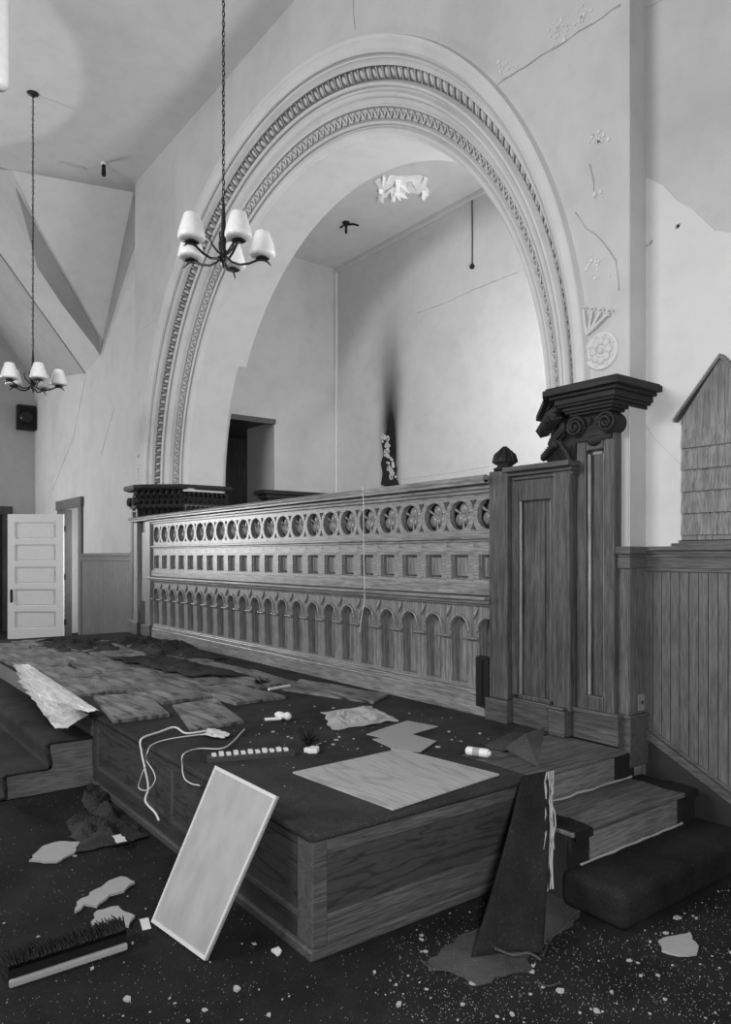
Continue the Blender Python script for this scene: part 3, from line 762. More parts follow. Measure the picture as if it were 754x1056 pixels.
# right tall panelled section
e = empty('panelled_section', (-3.2, YS, PZ), 'tall dark oak panelled section between the screen and the right pilaster', 'wood panelling')
MB().box(-3.545, -3.375, YS-.05, YS+.10, .68, 2.235).build('post', M['post'], e, bevel=.01)
MB().box(-3.005, -2.875, YS-.04, YS+.10, .68, 2.20).build('post', M['post'], e, bevel=.01)
mb = MB(); mb.box(-3.375, -3.32, YS-.01, YS+.05, .72, 2.19); mb.box(-3.05, -3.005, YS-.01, YS+.05, .72, 2.19); mb.box(-3.32, -3.05, YS-.01, YS+.05, 2.02, 2.19); mb.box(-3.32, -3.05, YS-.01, YS+.05, .70, .73)
mb.build('panel_frame', M['post'], e, bevel=.006)
mb = MB(); mb.box(-3.32, -3.05, YS+.03, YS+.06, .73, 2.02); mb.box(-3.245, -3.115, YS+.018, YS+.03, .73, 2.02); mb.build('sunk_panel', M['post'], e)
mb = MB(); mb.tube([(-3.312, YS+.012, .73), (-3.312, YS+.012, 2.02)], .012, 6); mb.tube([(-3.058, YS+.012, .73), (-3.058, YS+.012, 2.02)], .010, 6); mb.build('bead', M['screen_v'], e)
mb = MB(); mb.box(-3.36, -2.86, YS-.03, YS+.1, 2.16, 2.185); mb.box(-3.37, -2.85, YS-.06, YS+.1, 2.185, 2.21); mb.box(-3.38, -2.84, YS-.10, YS+.12, 2.21, 2.245)
mb.build('cap_moulding', M['post_h'], e, bevel=.006)
mb = MB(); mb.box(-3.56, -3.36, YS-.075, YS+.1, PZ, .68); mb.box(-3.36, -3.015, YS-.02, YS+.1, PZ, .70); mb.box(-3.015, -2.89, YS-.075, YS+.1, PZ, .69); mb.box(-3.02, -2.892, YS-.085, YS+.1, .69, .71)
mb.build('plinth', M['post_h'], e, bevel=.008)
mb = MB(); c = (-3.46, YS+.02, 2.235)
mb.lathe([(.05, 0), (.075, .005), (.08, .02), (.055, .032), (.05, .04), (.078, .055), (.082, .07), (.07, .10), (.045, .135), (.02, .16), (.0, .172)], c, 16)
for k in range(8):
    a = 2*PI*k/8; mb.tube([(c[0]+.078*math.cos(a), c[1]+.078*math.sin(a), c[2]+.06), (c[0]+.066*math.cos(a), c[1]+.066*math.sin(a), c[2]+.11), (c[0]+.01*math.cos(a), c[1]+.01*math.sin(a), c[2]+.17)], [.012, .012, .004], 5)
mb.build('finial', M['cap'], e)
# dark vent at the foot of the right post
e = empty('wall_vent', (-3.60, YS-.06, .62), 'black vent box at the right foot of the screen beside the post', 'vent')
MB().box(-3.665, -3.548, YS-.055, YS-.0, .60, .95).build('housing', M['black'], e, bevel=.004)
MB().box(-3.61, -3.602, YS-.062, YS-.055, .62, .93).build('edge_strip', M['iron'], e)
# string hanging over the top rail
pts = [PY(373, 508, YS-.1), PY(374, 506, YS-.10)+Vector((0, 0, .03)), PY(375, 520, YS-.11), PY(375, 560, YS-.085), PY(376, 600, YS-.09), PY(376, 620, YS-.09), PY(373, 636, YS-.07), PY(371, 652, YS-.06)]
tag(MB().tube(pts, .004, 5).build('hanging_string', M['string']), 'pale string hanging from the top rail down the front of the screen', 'string')

# wooden cabinet in the alcove, its dark cornice just above the screen
e = empty('choir_partition', (-9.5, 6.1, PZ+.2), 'dark wooden partition top behind the screen inside the alcove', 'partition')
MB().box(-9.58, -9.42, 5.35, 7.02, PZ+.2, 2.45).build('body', M['post'], e)
mb = MB(); mb.box(-9.60, -9.40, 5.33, 7.02, 2.45, 2.50); mb.box(-9.63, -9.37, 5.29, 7.02, 2.50, 2.56); mb.box(-9.67, -9.33, 5.24, 7.02, 2.56, 2.62); mb.build('cornice', M['cap'], e, bevel=.008)

# ------------------------------------------------------------------ platform
YF = 1.64
pf_ = empty('platform', ((XL+XR)/2, 2.7, 0), 'low carpeted wooden platform in front of the screen', 'platform')
mb = MB(); mb.box(XL+.01, XR-.031, YF+.031, 3.98, 0, PZ-.022)
mb.build('core', M['skirt'], pf_)
# right face (towards the camera)
mb = MB(); x0, x1 = XR-.03, XR
mb.box(x0, x1, YF+.075, 3.0, .415, PZ-.021); mb.box(x0, x1, YF+.075, 3.0, .045, .165); mb.build('rail', M['plat'], pf_, bevel=.005)
MB().box(XR-.112, x1+.006, YF-.003, YF+.072, .046, PZ-.021).build('corner_post', M['plat'], pf_, bevel=.006)
mb = MB(); mb.box(x0, x1-.014, YF+.07, 3.0, .16, .42); mb.build('plywood_panel', M['ply_dark'], pf_)
mb = MB(); mb.box(x0, x1+.018, YF-.018, 3.0, 0, .045); mb.box(-5.44, x0-.001, YF-.018, YF+.03, 0, .045); mb.build('base_strip', M['plat'], pf_, bevel=.008)
# long face
mb = MB(); mb.box(-5.44, XR-.115, YF+.001, YF+.03, .046, .14); mb.box(-5.44, XR-.115, YF+.001, YF+.03, .44, PZ-.021)
mb.build('rail', M['platx'], pf_, bevel=.004)
for xx in (-5.439, -4.1): MB().box(xx, xx+.11, YF-.004, YF+.028, .141, .439).build('stile', M['platx'], pf_, bevel=.004)
mb = MB(); mb.box(-5.43, XR-.113, YF+.012, YF+.03, .14, .44); mb.build('plywood_panel', M['ply_dark'], pf_)
mb = MB()
for a, b in ((-5.33, -4.1), (-3.99, XR-.11)):
    mb.box(a, b, YF-.004, YF+.012, .14, .158); mb.box(a, a+.018, YF-.004, YF+.012, .158, .44)
mb.build('panel_bead', M['plat'], pf_)
mb = MB(); mb.box(XL, -5.445, YF, YF+.03, 0, PZ-.021); mb.build('bare_riser', M['riser'], pf_)
mb = MB(); mb.box(XR-.03, XR, 3.0, 3.99, .33, PZ-.03); mb.build('bare_riser', M['riser'], pf_)
# carpet, with rounded nosing over the long edge
def top_fn(mb, x0, x1, y0, y1, dz=0, nx=60, ny=24, amp=.004):
    return mb.grid(lambda u, v: Vector((x0+(x1-x0)*u, y0+(y1-y0)*v, PZ+dz+amp*noise.noise(Vector((x0+(x1-x0)*u*1.0, (y0+(y1-y0)*v), 0))*4))), nx, ny)
mb = MB(); mb.prism([(XL, YF-.005), (XR+.02, YF-.005), (XR+.02, 2.95), (-3.02, 2.95), (-3.02, 3.79), (XL, 3.79)], PZ-.02, PZ)
mb.tube([(-5.44, YF-.004, PZ-.020), (XR+.012, YF-.004, PZ-.020)], .020, 10); mb.tube([(XR+.012, YF-.004, PZ-.020), (XR+.012, 2.92, PZ-.020)], .020, 10)
mb.build('carpet', M['carpet_top'], pf_)
mb = MB(); mb.box(-3.02, XR+.03, 2.95, 3.80, PZ-.03, PZ-.004)
mb.build('bare_landing_board', M['tread'], pf_, bevel=.008)
mb = MB(); mb.box(XR-.03, XR+.012, 3.72, 3.90, .35, PZ-.032); mb.build('carpet_remnant', M['carpet'], pf_)

# right steps
st = empty('right_steps', (-2.2, 3.4, 0), 'worn wooden steps with dark carpeted bottom step at the right end of the platform', 'steps')
MB().box(XR+.001, -2.20, 2.88, 3.96, 0, .325).build('step_core', M['skirt'], st)
mb = MB(); mb.box(XR+.001, -2.165, 2.86, 3.97, .325, .35); mb.build('tread', M['tread'], st, bevel=.008)
mb = MB(); mb.box(-2.20, -2.19, 3.03, 3.80, .175, .325); mb.build('bare_riser', M['riser'], st)
for ya, yb, sd in ((2.865, 3.0, 1), (3.83, 3.965, 4)):
    mb = MB(); mb.box(-2.20, -2.18, ya, yb, .18, .325)
    mb.grid(lambda u, v: Vector((XR+.02+.352*u, ya+(yb-ya)*v+.012*math.sin(u*7+v*3), .354+.004*noise.noise(Vector((u*9, v*7, sd))))), 10, 4)
    mb.grid(lambda u, v: Vector((-2.158+.004*v, ya+(yb-ya)*u, .354-.04*v)), 4, 2)
    mb.build('carpet_remnant', M['carpet'], st)
mb = MB(); r = random.Random(8)
mb.tube([(-2.175+.003*math.sin(k*2.1), 2.93+.9*k/14, .184+.002*r.random()) for k in range(15)], [.005+.004*r.random() for _ in range(15)], 6)
mb.tube([(XR+.03+.004*math.sin(k*1.7), 2.95+.9*k/14, .357+.006*r.random()) for k in range(15)], [.004+.004*r.random() for _ in range(15)], 6)
mb.build('torn_carpet_edge', M['card'], st)
def soft_block(x0, x1, y0, y1, z1, rr=.045):
    mb = MB(); mb.box(x0, x1, y0, y1, 0, z1)
    o = mb.build('carpeted_step', M['carpet'], st); b = o.modifiers.new('b', 'BEVEL'); b.width = rr; b.segments = 5; b.limit_method = 'ANGLE'
    return o
soft_block(-2.22, -1.87, 2.83, 4.03, .18)
# left steps
st = empty('left_steps', (-7.4, 1.35, 0), 'carpeted steps with bare plywood side at the left of the platform front', 'steps')
xr_ = -5.45
mb = MB(); mb.slab([Vector((xr_, YF-.001, 0)), Vector((xr_, 1.07, 0)), Vector((xr_, 1.07, .155)), Vector((xr_, 1.35, .155)), Vector((xr_, 1.35, .33)), Vector((xr_, YF-.001, .33))], (-3.9, 0, 0))
mb.build('side_panel', M['riser'], st)
pr = [(YF-.003, .352), (1.34, .356), (1.312, .345), (1.306, .32), (1.318, .28), (1.335, .21), (1.335, .180), (1.32, .178), (1.06, .182), (1.03, .170), (1.026, .145), (1.045, .09), (1.05, .003), (1.0, .001)]
mb = MB(); vs = []
for xx, dz in ((xr_+.02, -.012), (xr_+.012, 0), (-9.36, 0)):
    for y, z in pr: vs.append((xx, y, max(.03, z+dz)))
n = len(pr); mb.add(vs, [(i*n+k, i*n+k+1, (i+1)*n+k+1, (i+1)*n+k) for i in range(2) for k in range(n-1)], True)
cp = mb.build('carpet', M['carpet_top'], st, solid=.028)

# ------------------------------------------------------------------ grey underlay tiles over the platform
def tile(corners, name, label, cat, mat, th=.012, group=None, z=PZ+.002, seed=0, amp=.006, nn=10):
    a, b, c, d = [Vector((p[0], p[1], z)) for p in corners]; cen = (a+b+c+d)/4
    def fn(u, v):
        p = a.lerp(b, u).lerp(d.lerp(c, u), v); e_ = min(u, 1-u, v, 1-v)
        return p+Vector((0, 0, th+amp*(1+noise.noise(Vector((p.x*3+seed*3.1, p.y*9, seed))))+ (0 if e_ > 0 else -.004)))
    mb = MB(); mb.grid(fn, nn, nn, True); m = len(mb.v)
    rim = [i for i in range(nn+1)]+[(v+1)*(nn+1)-1 for v in range(1, nn+1)]+[nn*(nn+1)+u for u in range(nn-1, -1, -1)]+[v*(nn+1) for v in range(nn-1, 0, -1)]
    top = [Vector(mb.v[i]) for i in rim]; bot = [Vector((p.x, p.y, z)) for p in top]; k = len(rim)
    mb.add(top+bot, [(i, (i+1) % k, k+(i+1) % k, k+i) for i in range(k)]+[tuple(range(k, 2*k))])
    return tag(mb.build(name, mat, loc=(cen.x, cen.y, z)), label, cat, group)
Tn = lambda ps, z=PZ+.01: [G(*p, z) for p in ps]
tile(Tn([(117, 745), (175, 738), (150, 716), (96, 720)]), 'underlay_tile', 'grey square underlay tile overhanging the platform front edge right of the foil', 'floor tile', M['tile'], .022, seed=1)
tile(Tn([(197, 754), (252, 745), (222, 722), (178, 728)]), 'underlay_tile', 'grey square underlay tile nearest the white cord, at the front of the tiles', 'floor tile', M['tile'], .018, seed=2)
tile(Tn([(290, 711), (385, 725), (400, 717), (310, 701)]), 'underlay_tile', 'long dark grey underlay tile lying before the screen base', 'floor tile', M['tile'], .014, seed=3, z=PZ+.002)
r = random.Random(11)
rows = [(1.66, 2.10), (2.12, 2.52), (2.55, 2.98), (3.0, 3.42)]
for j, (ya, yb) in enumerate(rows):
    x = [-6.05, -5.35, -5.0, -5.5][j]
    k = 0
    while x > -9.6:
        wdt = .86+r.uniform(-.04, .04); a = r.uniform(-.04, .04); g1 = .018
        cs = [(x-wdt, ya+a), (x-g1, ya-a*.5), (x-g1+r.uniform(-.03, .03), yb-a*.5), (x-wdt+r.uniform(-.03, .03), yb+a)]
        if not (j == 0 and x > -6.1 and False):
            tile(cs, 'underlay_tile', 'grey underlay tile, %s row on the platform, %s from its near end' % (['front', 'second', 'third', 'back'][j], ['first', 'second', 'third', 'fourth', 'fifth', 'sixth'][k]), 'floor tile', M['tile'], .010+.008*r.random(), 'underlay tiles spread in rows over the platform', seed=10*j+k, amp=.012)
        x -= wdt; k += 1

# crumpled sheets
def crumple(name, outline, z, height, label, cat, mat, seed, n=26, drop=0.0, fr=6, group=None, th=.004):
    a, b, c, d = [Vector((p[0], p[1], z)) for p in outline]; cen = (a+b+c+d)/4
    def fn(u, v):
        p = a.lerp(b, u).lerp(d.lerp(c, u), v)
        q = Vector((p.x*fr+seed, p.y*fr, seed*1.7))
        w_ = min(1, 6*min(u, 1-u))*min(1, 6*min(v, 1-v))
        nz = abs(noise.noise(q))*1.3+.35*abs(noise.noise(q*2.7))
        j_ = Vector((noise.noise(q*1.3+Vector((9, 0, 0))), noise.noise(q*1.3+Vector((0, 9, 0))), 0))*.05*min(1, height*20)
        return p+j_+Vector((0, 0, .003+th+height*nz*(.25+.75*w_)))
    mb = MB(); mb.grid(fn, n, n, False)
    o = mb.build(name, mat, loc=(cen.x, cen.y, z)); s_ = o.modifiers.new('s', 'SOLIDIFY'); s_.thickness = th
    return tag(o, label, cat, group)
M['cloth_pale'] = plain('pale_cloth', .36, .9)
M['cloth_dark'] = carpet('crumpled_dark_cloth', .03, .12)
def pxq(ps, z): return [G(*p, z) for p in ps]
crumple('carpet_heap', [(-10.4, 2.2), (-8.6, 2.3), (-8.5, 3.1), (-10.4, 3.2)], PZ, .09, 'torn dark carpet heap at the far left end of the platform near the wainscot', 'carpet', M['cloth_dark'], 3, 30, fr=4)
crumple('carpet_heap', [(-9.6, 3.1), (-7.6, 3.0), (-7.3, 3.65), (-9.6, 3.7)], PZ+.004, .12, 'crumpled dark carpet heap against the far foot of the screen', 'carpet', M['cloth_dark'], 5, 30, fr=4)
crumple('carpet_heap', [(-8.0, 2.55), (-6.3, 2.75), (-6.0, 3.2), (-7.8, 3.1)], PZ+.03, .06, 'ragged strip of dark carpet lying over the middle of the grey tiles', 'carpet', M['cloth_dark'], 8, 26, fr=5)
crumple('paper_sheet', pxq([(345, 751), (413, 743), (378, 728), (331, 734)], PZ+.01), PZ, .045, 'crumpled pale cloth sheet in the middle of the platform before the screen', 'cloth', M['cloth_pale'], 12, 34, fr=7)
crumple('floor_cloth', pxq([(84, 880), (152, 866), (112, 832), (66, 850)], 0), 0, .07, 'crumpled dark cloth on the floor by the platform front', 'cloth', M['cloth_dark'], 15, 26, fr=6)
crumple('floor_cloth', pxq([(92, 843), (118, 838), (108, 806), (84, 822)], 0), 0, .09, 'small heap of dark torn cloth beside the left steps', 'cloth', M['cloth_dark'], 19, 18, fr=7)

# foil blanket spilling over the platform edge onto the steps
def pline(ps, t):
    t = min(.9999, max(0, t))*(len(ps)-1); i = int(t); return ps[i].lerp(ps[i+1], t-i)
edge_ = [G(22+(92-22)*(k/6), 686+(735-686)*(k/6)**1.0, PZ+.035) for k in range(7)]
low_ = [PY(px, py, y) for px, py, y in [(22, 692, 1.58), (31, 712, 1.52), (43, 733, 1.46), (58, 752, 1.41), (70, 751, 1.46), (80, 744, 1.54), (92, 737, 1.60)]]
def foil_pt(u, v):
    e_ = pline(edge_, u)
    if v < .25: p = e_+Vector((0, .07*(1-v/.25), .006))
    else:
        q = (v-.25)/.75; p = e_.lerp(pline(low_, u), q)+Vector((0, -.06*math.sin(PI*q), .03*math.sin(PI*q)))
    nz = noise.noise(Vector((p.x*5+v*5, v*7, 2)))+.6*noise.noise(Vector((p.x*15, v*14, 5)))+.35*noise.noise(Vector((p.x*34, v*30, 8)))
    nz *= min(1, 5*min(u, 1-u)+.2)*min(1, 4*(1-v)+.25)
    return p+Vector((.006*nz, -abs(nz)*.08, abs(nz)*.05))
mb = MB(); mb.grid(foil_pt, 90, 60, False)
o = mb.build('foil_blanket', M['foil']); tag(o, 'crinkled silver foil blanket draped over the platform edge onto the left steps', 'foil blanket')

# ------------------------------------------------------------------ loose sheets, boards and bits on the platform
def sheet(name, pxs, z, th, label, cat, mat, group=None, bevel=0):
    ps = [G(*p, z+th) for p in pxs]
    if name in ('torn_board', 'carpet_scrap', 'plaster_flake', 'white_scrap'):
        rr = random.Random(int(pxs[0][0]*7+pxs[0][1])); q_ = []
        for i in range(len(ps)):
            a, b = ps[i], ps[(i+1) % len(ps)]; L = (b-a).length; n_ = max(2, int(L/.03)); nn = Vector((-(b-a).y, (b-a).x, 0)).normalized()
            for k in range(n_): q_.append(a.lerp(b, k/n_)+nn*rr.uniform(-.010, .010)*min(1, L*8))
        ps = q_
    c = sum(ps, Vector())/len(ps)
    mb = MB(); mb.prism([(p.x, p.y) for p in ps], z, z+th)
    return tag(mb.build(name, mat, loc=(c.x, c.y, z), bevel=bevel), label, cat, group)
def pl_top():
    m, nt, b = newmat('plywood_sheet')
    n1 = noise_n(nt, coords(nt, (.45, 3.6, 1)), 1.5, 2, .5, .3)
    ml = nd(nt, 'ShaderNodeMath', operation='MULTIPLY'); ml.inputs[1].default_value = 55; nt.links.new(n1, ml.inputs[0])
    sn = nd(nt, 'ShaderNodeMath', operation='SINE'); nt.links.new(ml.outputs[0], sn.inputs[0])
    r1 = ramp(nt, sn.outputs[0], [(0, .40), (.7, .37), (1, .31)]); n2 = noise_n(nt, coords(nt, (8, 60, 1)), 1, 3); r2 = ramp(nt, n2, [(.3, .8), (.6, 1)])
    nt.links.new(mulc(nt, r1.outputs[0], r2.outputs[0]), b.inputs['Base Color']); b.inputs['Roughness'].default_value = .55
    return m
M['ply_top'] = pl_top()
sheet('plywood_sheet', [(302, 796), (405, 834), (515, 798), (412, 772)], PZ+.003, .008, 'light square plywood sheet lying flat on the platform corner', 'plywood sheet', M['ply_top'])
sheet('card_piece', [(378, 757), (404, 763), (452, 749), (420, 743), (398, 750)], PZ+.003, .004, 'grey triangular card lying behind the plywood sheet', 'card', M['card'])
sheet('card_piece', [(384, 762), (408, 773), (434, 775), (450, 764), (425, 757)], PZ+.008, .004, 'grey torn card between the plywood sheet and another card', 'card', M['card'])
sheet('carpet_scrap', [(500, 768), (520, 774), (546, 766), (555, 757), (530, 754)], PZ+.003, .006, 'brown-grey carpet scrap near the landing boards', 'carpet scrap', M['rug'])
# plaster shards like a folded paper
c = G(288, 742, PZ)
e = empty('white_debris', c, 'white broken object lying left of the crumpled pale cloth', 'debris')
mb = MB(); mb.ball((c.x, c.y+.01, c.z+.028), .05, 10, (1.2, .7, .5)); mb.ball((c.x+.06, c.y+.03, c.z+.03), .035, 8, (1, .8, .8)); mb.build('shell', M['white'], e)
mb = MB(); mb.tube([G(273, 742, PZ+.012), G(290, 741, PZ+.014)], .012, 6); mb.build('stick', M['white'], e)
# black bristly object with white shard
c = G(318, 768, PZ)
mb = MB(); r = random.Random(4); mb.ball((c.x, c.y, c.z+.02), .022, 8)
for k in range(46):
    a = r.uniform(0, 2*PI); el = r.uniform(.05, 1.1); L = r.uniform(.05, .11)
    mb.tube([(c.x, c.y, c.z+.02), (c.x+L*math.cos(a)*math.cos(el), c.y+L*math.sin(a)*math.cos(el), c.z+.02+L*math.sin(el))], [.004, .0015], 3)
tag(mb.build('bristle_cluster', M['black']), 'black spiky bristle cluster behind the plywood sheet on the platform', 'bristles')
c = G(322, 776, PZ); mb = MB(); mb.prism([(c.x+.05*math.cos(a)*q, c.y+.05*math.sin(a)*q) for a, q in ((0, 1), (.8, .8), (1.6, 1), (2.6, .9), (3.3, .5), (4.2, 1), (5.3, .9))], PZ+.002, PZ+.03)
tag(mb.build('plaster_shard', M['white'], bevel=.006), 'white curved shard lying in front of the black bristle cluster', 'shard')
c = G(270, 708, PZ); mb = MB(); r = random.Random(9); mb.ball((c.x, c.y, c.z+.03), .03, 8)
for k in range(30):
    a = r.uniform(0, 2*PI); el = r.uniform(.0, 1.2); L = r.uniform(.05, .1); mb.tube([(c.x, c.y, c.z+.03), (c.x+L*math.cos(a)*math.cos(el), c.y+L*math.sin(a)*math.cos(el), c.z+.02+L*math.sin(el))], [.006, .003], 3)
tag(mb.build('black_burr', M['black']), 'small black tuft beside a white stick near the dark tile', 'debris')
tag(MB().tube([G(277, 711, PZ+.03), G(299, 707, PZ+.03)], .012, 6).build('white_stick', M['white']), 'short white stick beside the black tuft on the platform', 'stick')
# dark strip with white blocks (like keys)
a, b = G(214, 785, PZ), G(303, 778, PZ); d = (b-a).normalized(); nrm = Vector((-d.y, d.x, 0))
e = empty('key_strip', (a+b)/2, 'dark wooden strip with a row of white blocks lying behind the leaning board', 'strip')
mb = MB(); mb.slab([a-nrm*.035, b-nrm*.035, b+nrm*.035, a+nrm*.035], (0, 0, .025)); mb.build('bar', M['platx'], e)
L = (b-a).length
for k in range(11):
    q = a+d*(L*(k+.6)/12)+nrm*.012; mb = MB(); mb.slab([q-nrm*.02, q+d*L*.05-nrm*.02, q+d*L*.05+nrm*.02, q+nrm*.02], (0, 0, .042 if k % 2 else .036)); mb.build('white_block', M['white'], e)
# lying can
a, b = G(481, 774, PZ+.025), G(504, 777, PZ+.025); ax = (b-a).normalized()
e = empty('spray_can', ((a.x+b.x)/2, (a.y+b.y)/2, PZ), 'white cylindrical can with dark printed band lying on the platform', 'can')
mb = MB(); mb.tube([a, a+ax*.008, b-ax*.006, b], [.018, .025, .025, .022], 14); mb.build('body', M['white'], e)
mb = MB(); mb.tube([a.lerp(b, .32), a.lerp(b, .62)], .0256, 14); mb.build('printed_band', M['card'], e)
mb = MB(); mb.tube([b, b+ax*.012], .014, 10); mb.build('cap', M['white'], e)
# cords
def cord(name, pts, rad, label, mat=None, cat='cord'):
    P = [Vector(p) for p in pts]; sm = []
    for i in range(len(P)-1):
        p0, p1, p2, p3 = P[max(0, i-1)], P[i], P[i+1], P[min(len(P)-1, i+2)]
        for k in range(6):
            t = k/6; sm.append(.5*((2*p1)+(p2-p0)*t+(2*p0-5*p1+4*p2-p3)*t*t+(3*p1-p0-3*p2+p3)*t**3))
    sm.append(P[-1]); return tag(MB().tube(sm, rad, 6).build(name, mat or M['string']), label, cat)
zt = PZ+.012; yf = YF-.035
cord('rope_length', [G(222, 752, zt), G(205, 755, zt), G(191, 756, zt), G(180, 750, zt+.01), G(164, 755, zt), G(146, 762, zt), PY(146, 775, yf), PY(149, 790, yf-.01), PY(153, 812, yf), PY(150, 826, yf-.02), PY(160, 838, yf-.02), PY(164, 846, yf-.02)], .0065,
     'thick white cord hanging over the platform front edge')
cord('rope_length', [G(210, 757, zt), G(175, 762, zt), G(157, 768, zt), G(152, 776, zt), PY(151, 784, yf), PY(158, 795, yf), PY(160, 805, yf), PY(152, 815, yf-.01), PY(143, 812, yf), PY(146, 800, yf-.012), PY(150, 790, yf-.012)], .0035,
     'thin pale cord looping beside the thick white cord')
cord('rope_length', [G(252, 752, zt), G(240, 765, zt), G(228, 772, zt), G(205, 772, zt), PY(193, 777, yf+.02)+Vector((0, -.02, 0)), PY(188, 790, yf), PY(190, 802, yf), PY(197, 808, yf), PY(206, 810, yf)], .0035,
     'thin pale cord looping over the platform edge beside the leaning board')
crumple('torn_paper', pxq([(208, 760), (232, 764), (238, 759), (216, 753)], PZ), PZ+.004, .03, 'small scrap of crumpled white paper beside the cords', 'paper', M['paper'], 23, 10, fr=14)

# leaning sheet-metal board
A_, B_ = G(159, 951, .004), G(214, 991, .004)
T1 = PY(288, 822, YF-.035); T0 = T1+(A_-B_)
T0 = T0.lerp(PY(221, 782, YF-.06), .5)
e = empty('leaning_board', (A_+B_)/2, 'bright framed metal board leaning on its corner against the platform edge', 'board')
n_ = (B_-A_).cross(T0-A_).normalized()
if n_.y > 0: n_ = -n_
mb = MB(); mb.slab([A_, B_, T1, T0], n_*.012); mb.build('sheet', M['board'], e)
mb = MB(); ctr = (A_+B_+T0+T1)/4
for a, b in ((A_, B_), (B_, T1), (T1, T0), (T0, A_)):
    ia, ib = a.lerp(ctr, .045), b.lerp(ctr, .045); mb.slab([a, b, ib, ia], n_*.018)
mb.build('edge_strip', M['paper'], e)

# push broom head
a, b = G(10, 1016, .018), G(132, 976, .018); d = (b-a).normalized(); nrm = Vector((-d.y, d.x, 0))
if nrm.dot(FW) < 0: nrm = -nrm
e = empty('push_broom', ((a.x+b.x)/2, (a.y+b.y)/2, 0), 'black-bristled push broom head lying on the floor, pale wooden back towards us', 'broom')
mb = MB(); mb.slab([a+Vector((0, 0, -.016)), b+Vector((0, 0, -.016)), b+Vector((0, 0, .012)), a+Vector((0, 0, .012))], nrm*.022); mb.build('block', M['card'], e, bevel=.006)
mb = MB(); r = random.Random(2)
L = (b-a).length
for k in range(3200):
    s_ = r.random(); p = a+d*(s_*L)+nrm*.02+Vector((0, 0, r.uniform(-.012, .062))); q = p+nrm*r.uniform(.07, .12)+d*r.uniform(-.022, .022)+Vector((0, 0, r.uniform(-.01, .03)))
    q.z = max(q.z, .003)
    mb.tube([p, q], [.0035, .0018], 3, cap=False)
mb.slab([a+nrm*.02+Vector((0, 0, -.01)), b+nrm*.02+Vector((0, 0, -.01)), b+nrm*.02+Vector((0, 0, .045)), a+nrm*.02+Vector((0, 0, .045))], nrm*.05)
mb.build('bristles', M['black'], e)

# torn scraps on the floor
sheet('torn_board', [(30, 887), (44, 872), (62, 867), (84, 868), (76, 879), (58, 889)], .002, .01, 'torn grey board scrap lying on the floor left of the leaning board', 'board scrap', M['card'])
sheet('torn_board', [(78, 940), (80, 930), (112, 908), (126, 903), (138, 909), (128, 918), (112, 922), (100, 934), (88, 932)], .002, .012, 'long jagged grey board scrap behind the push broom', 'board scrap', M['card'])
sheet('torn_board', [(94, 954), (100, 938), (122, 934), (138, 944), (133, 954), (112, 952)], .004, .012, 'short torn board scrap just above the broom bristles', 'board scrap', M['card'])
sheet('white_card', [(144, 948), (153, 946), (156, 957), (147, 959)], .002, .003, 'small white rectangular card on the floor right of the broom', 'card', M['paper'])
sheet('white_scrap', [(116, 862), (124, 860), (131, 867), (122, 869)], .05, .003, 'small white paper lying on the dark cloth by the platform', 'paper', M['paper'])
sheet('white_scrap', [(172, 955), (180, 952), (186, 957), (176, 962)], .002, .006, 'white paper scrap beside the lower corner of the leaning board', 'paper', M['paper'])
sheet('plaster_flake', [(679, 970), (687, 965), (706, 963), (712, 961), (714, 968), (720, 975), (718, 983), (700, 985), (684, 980)], .002, .008, 'large grey plaster flake on the floor at right below the steps', 'plaster', M['card'])
sheet('plaster_flake', [(280, 979), (287, 976), (291, 980), (286, 984)], .002, .01, 'white plaster flake close to the platform corner post', 'plaster', M['white'])
sheet('carpet_scrap', [(440, 992), (478, 962), (500, 955), (540, 975), (548, 1000), (520, 1004), (492, 1015), (470, 1004)], .002, .008, 'grey carpet backing scrap spread on the floor under the hanging flap', 'carpet scrap', M['rug'])
sheet('carpet_scrap', [(552, 968), (552, 920), (592, 920), (601, 938), (590, 952), (570, 962), (560, 975)], .002, .008, 'grey carpet backing scrap on the floor between flap and carpeted step', 'carpet scrap', M['rug'])
# hanging torn carpet flap with frayed strings
fl = empty('carpet_flap', G(524, 985, 0), 'dark torn carpet flap hanging from the platform corner down to the floor', 'carpet')
t0, t1 = Vector((-2.49, 2.87, PZ+.012)), Vector((-2.47, 3.05, PZ+.012)); b0, b1 = G(486, 984, .012), G(560, 984, .012)
def flap(u, v):
    p = t0.lerp(t1, u).lerp(b0.lerp(b1, u), v)
    p = p+Vector((.05*math.sin(PI*v)*.4, 0, .02*math.sin(PI*v)))
    return p+Vector((.02, -.02, 0))*(math.sin(u*PI*1.4+v*2)*.8)*v
mb = MB(); mb.grid(flap, 14, 24); mb.build('flap', M['carpet'], fl, solid=.008)
r = random.Random(14); mb = MB()
for k in range(9):
    u = .8+.25*r.random(); pts = []
    for j in range(15):
        v = j/14*(.6+.4*r.random() if j == 14 else 1); p = flap(min(u, 1.0), v)+Vector((.012, .008+.01*k*.3, 0)); pts.append(p+Vector((r.uniform(-.008, .008), r.uniform(-.012, .012), r.uniform(-.004, .004))))
    mb.tube(pts[:r.choice([8, 11, 15])], .0045, 4)
mb.build('frayed_edge', M['card'], fl)
cord('frayed_string', [G(560, 985, .01), G(568, 968, .01), G(580, 958, .012), G(590, 944, .01), G(601, 938, .01)], .005, 'frayed pale string lying along the grey carpet scrap near the steps', M['rug'], 'string')
cord('frayed_string', [G(500, 973, .02), G(515, 980, .03), G(530, 985, .02), G(545, 983, .03), G(558, 990, .01)], .006, 'tangled frayed string across the foot of the carpet flap', M['rug'], 'string')
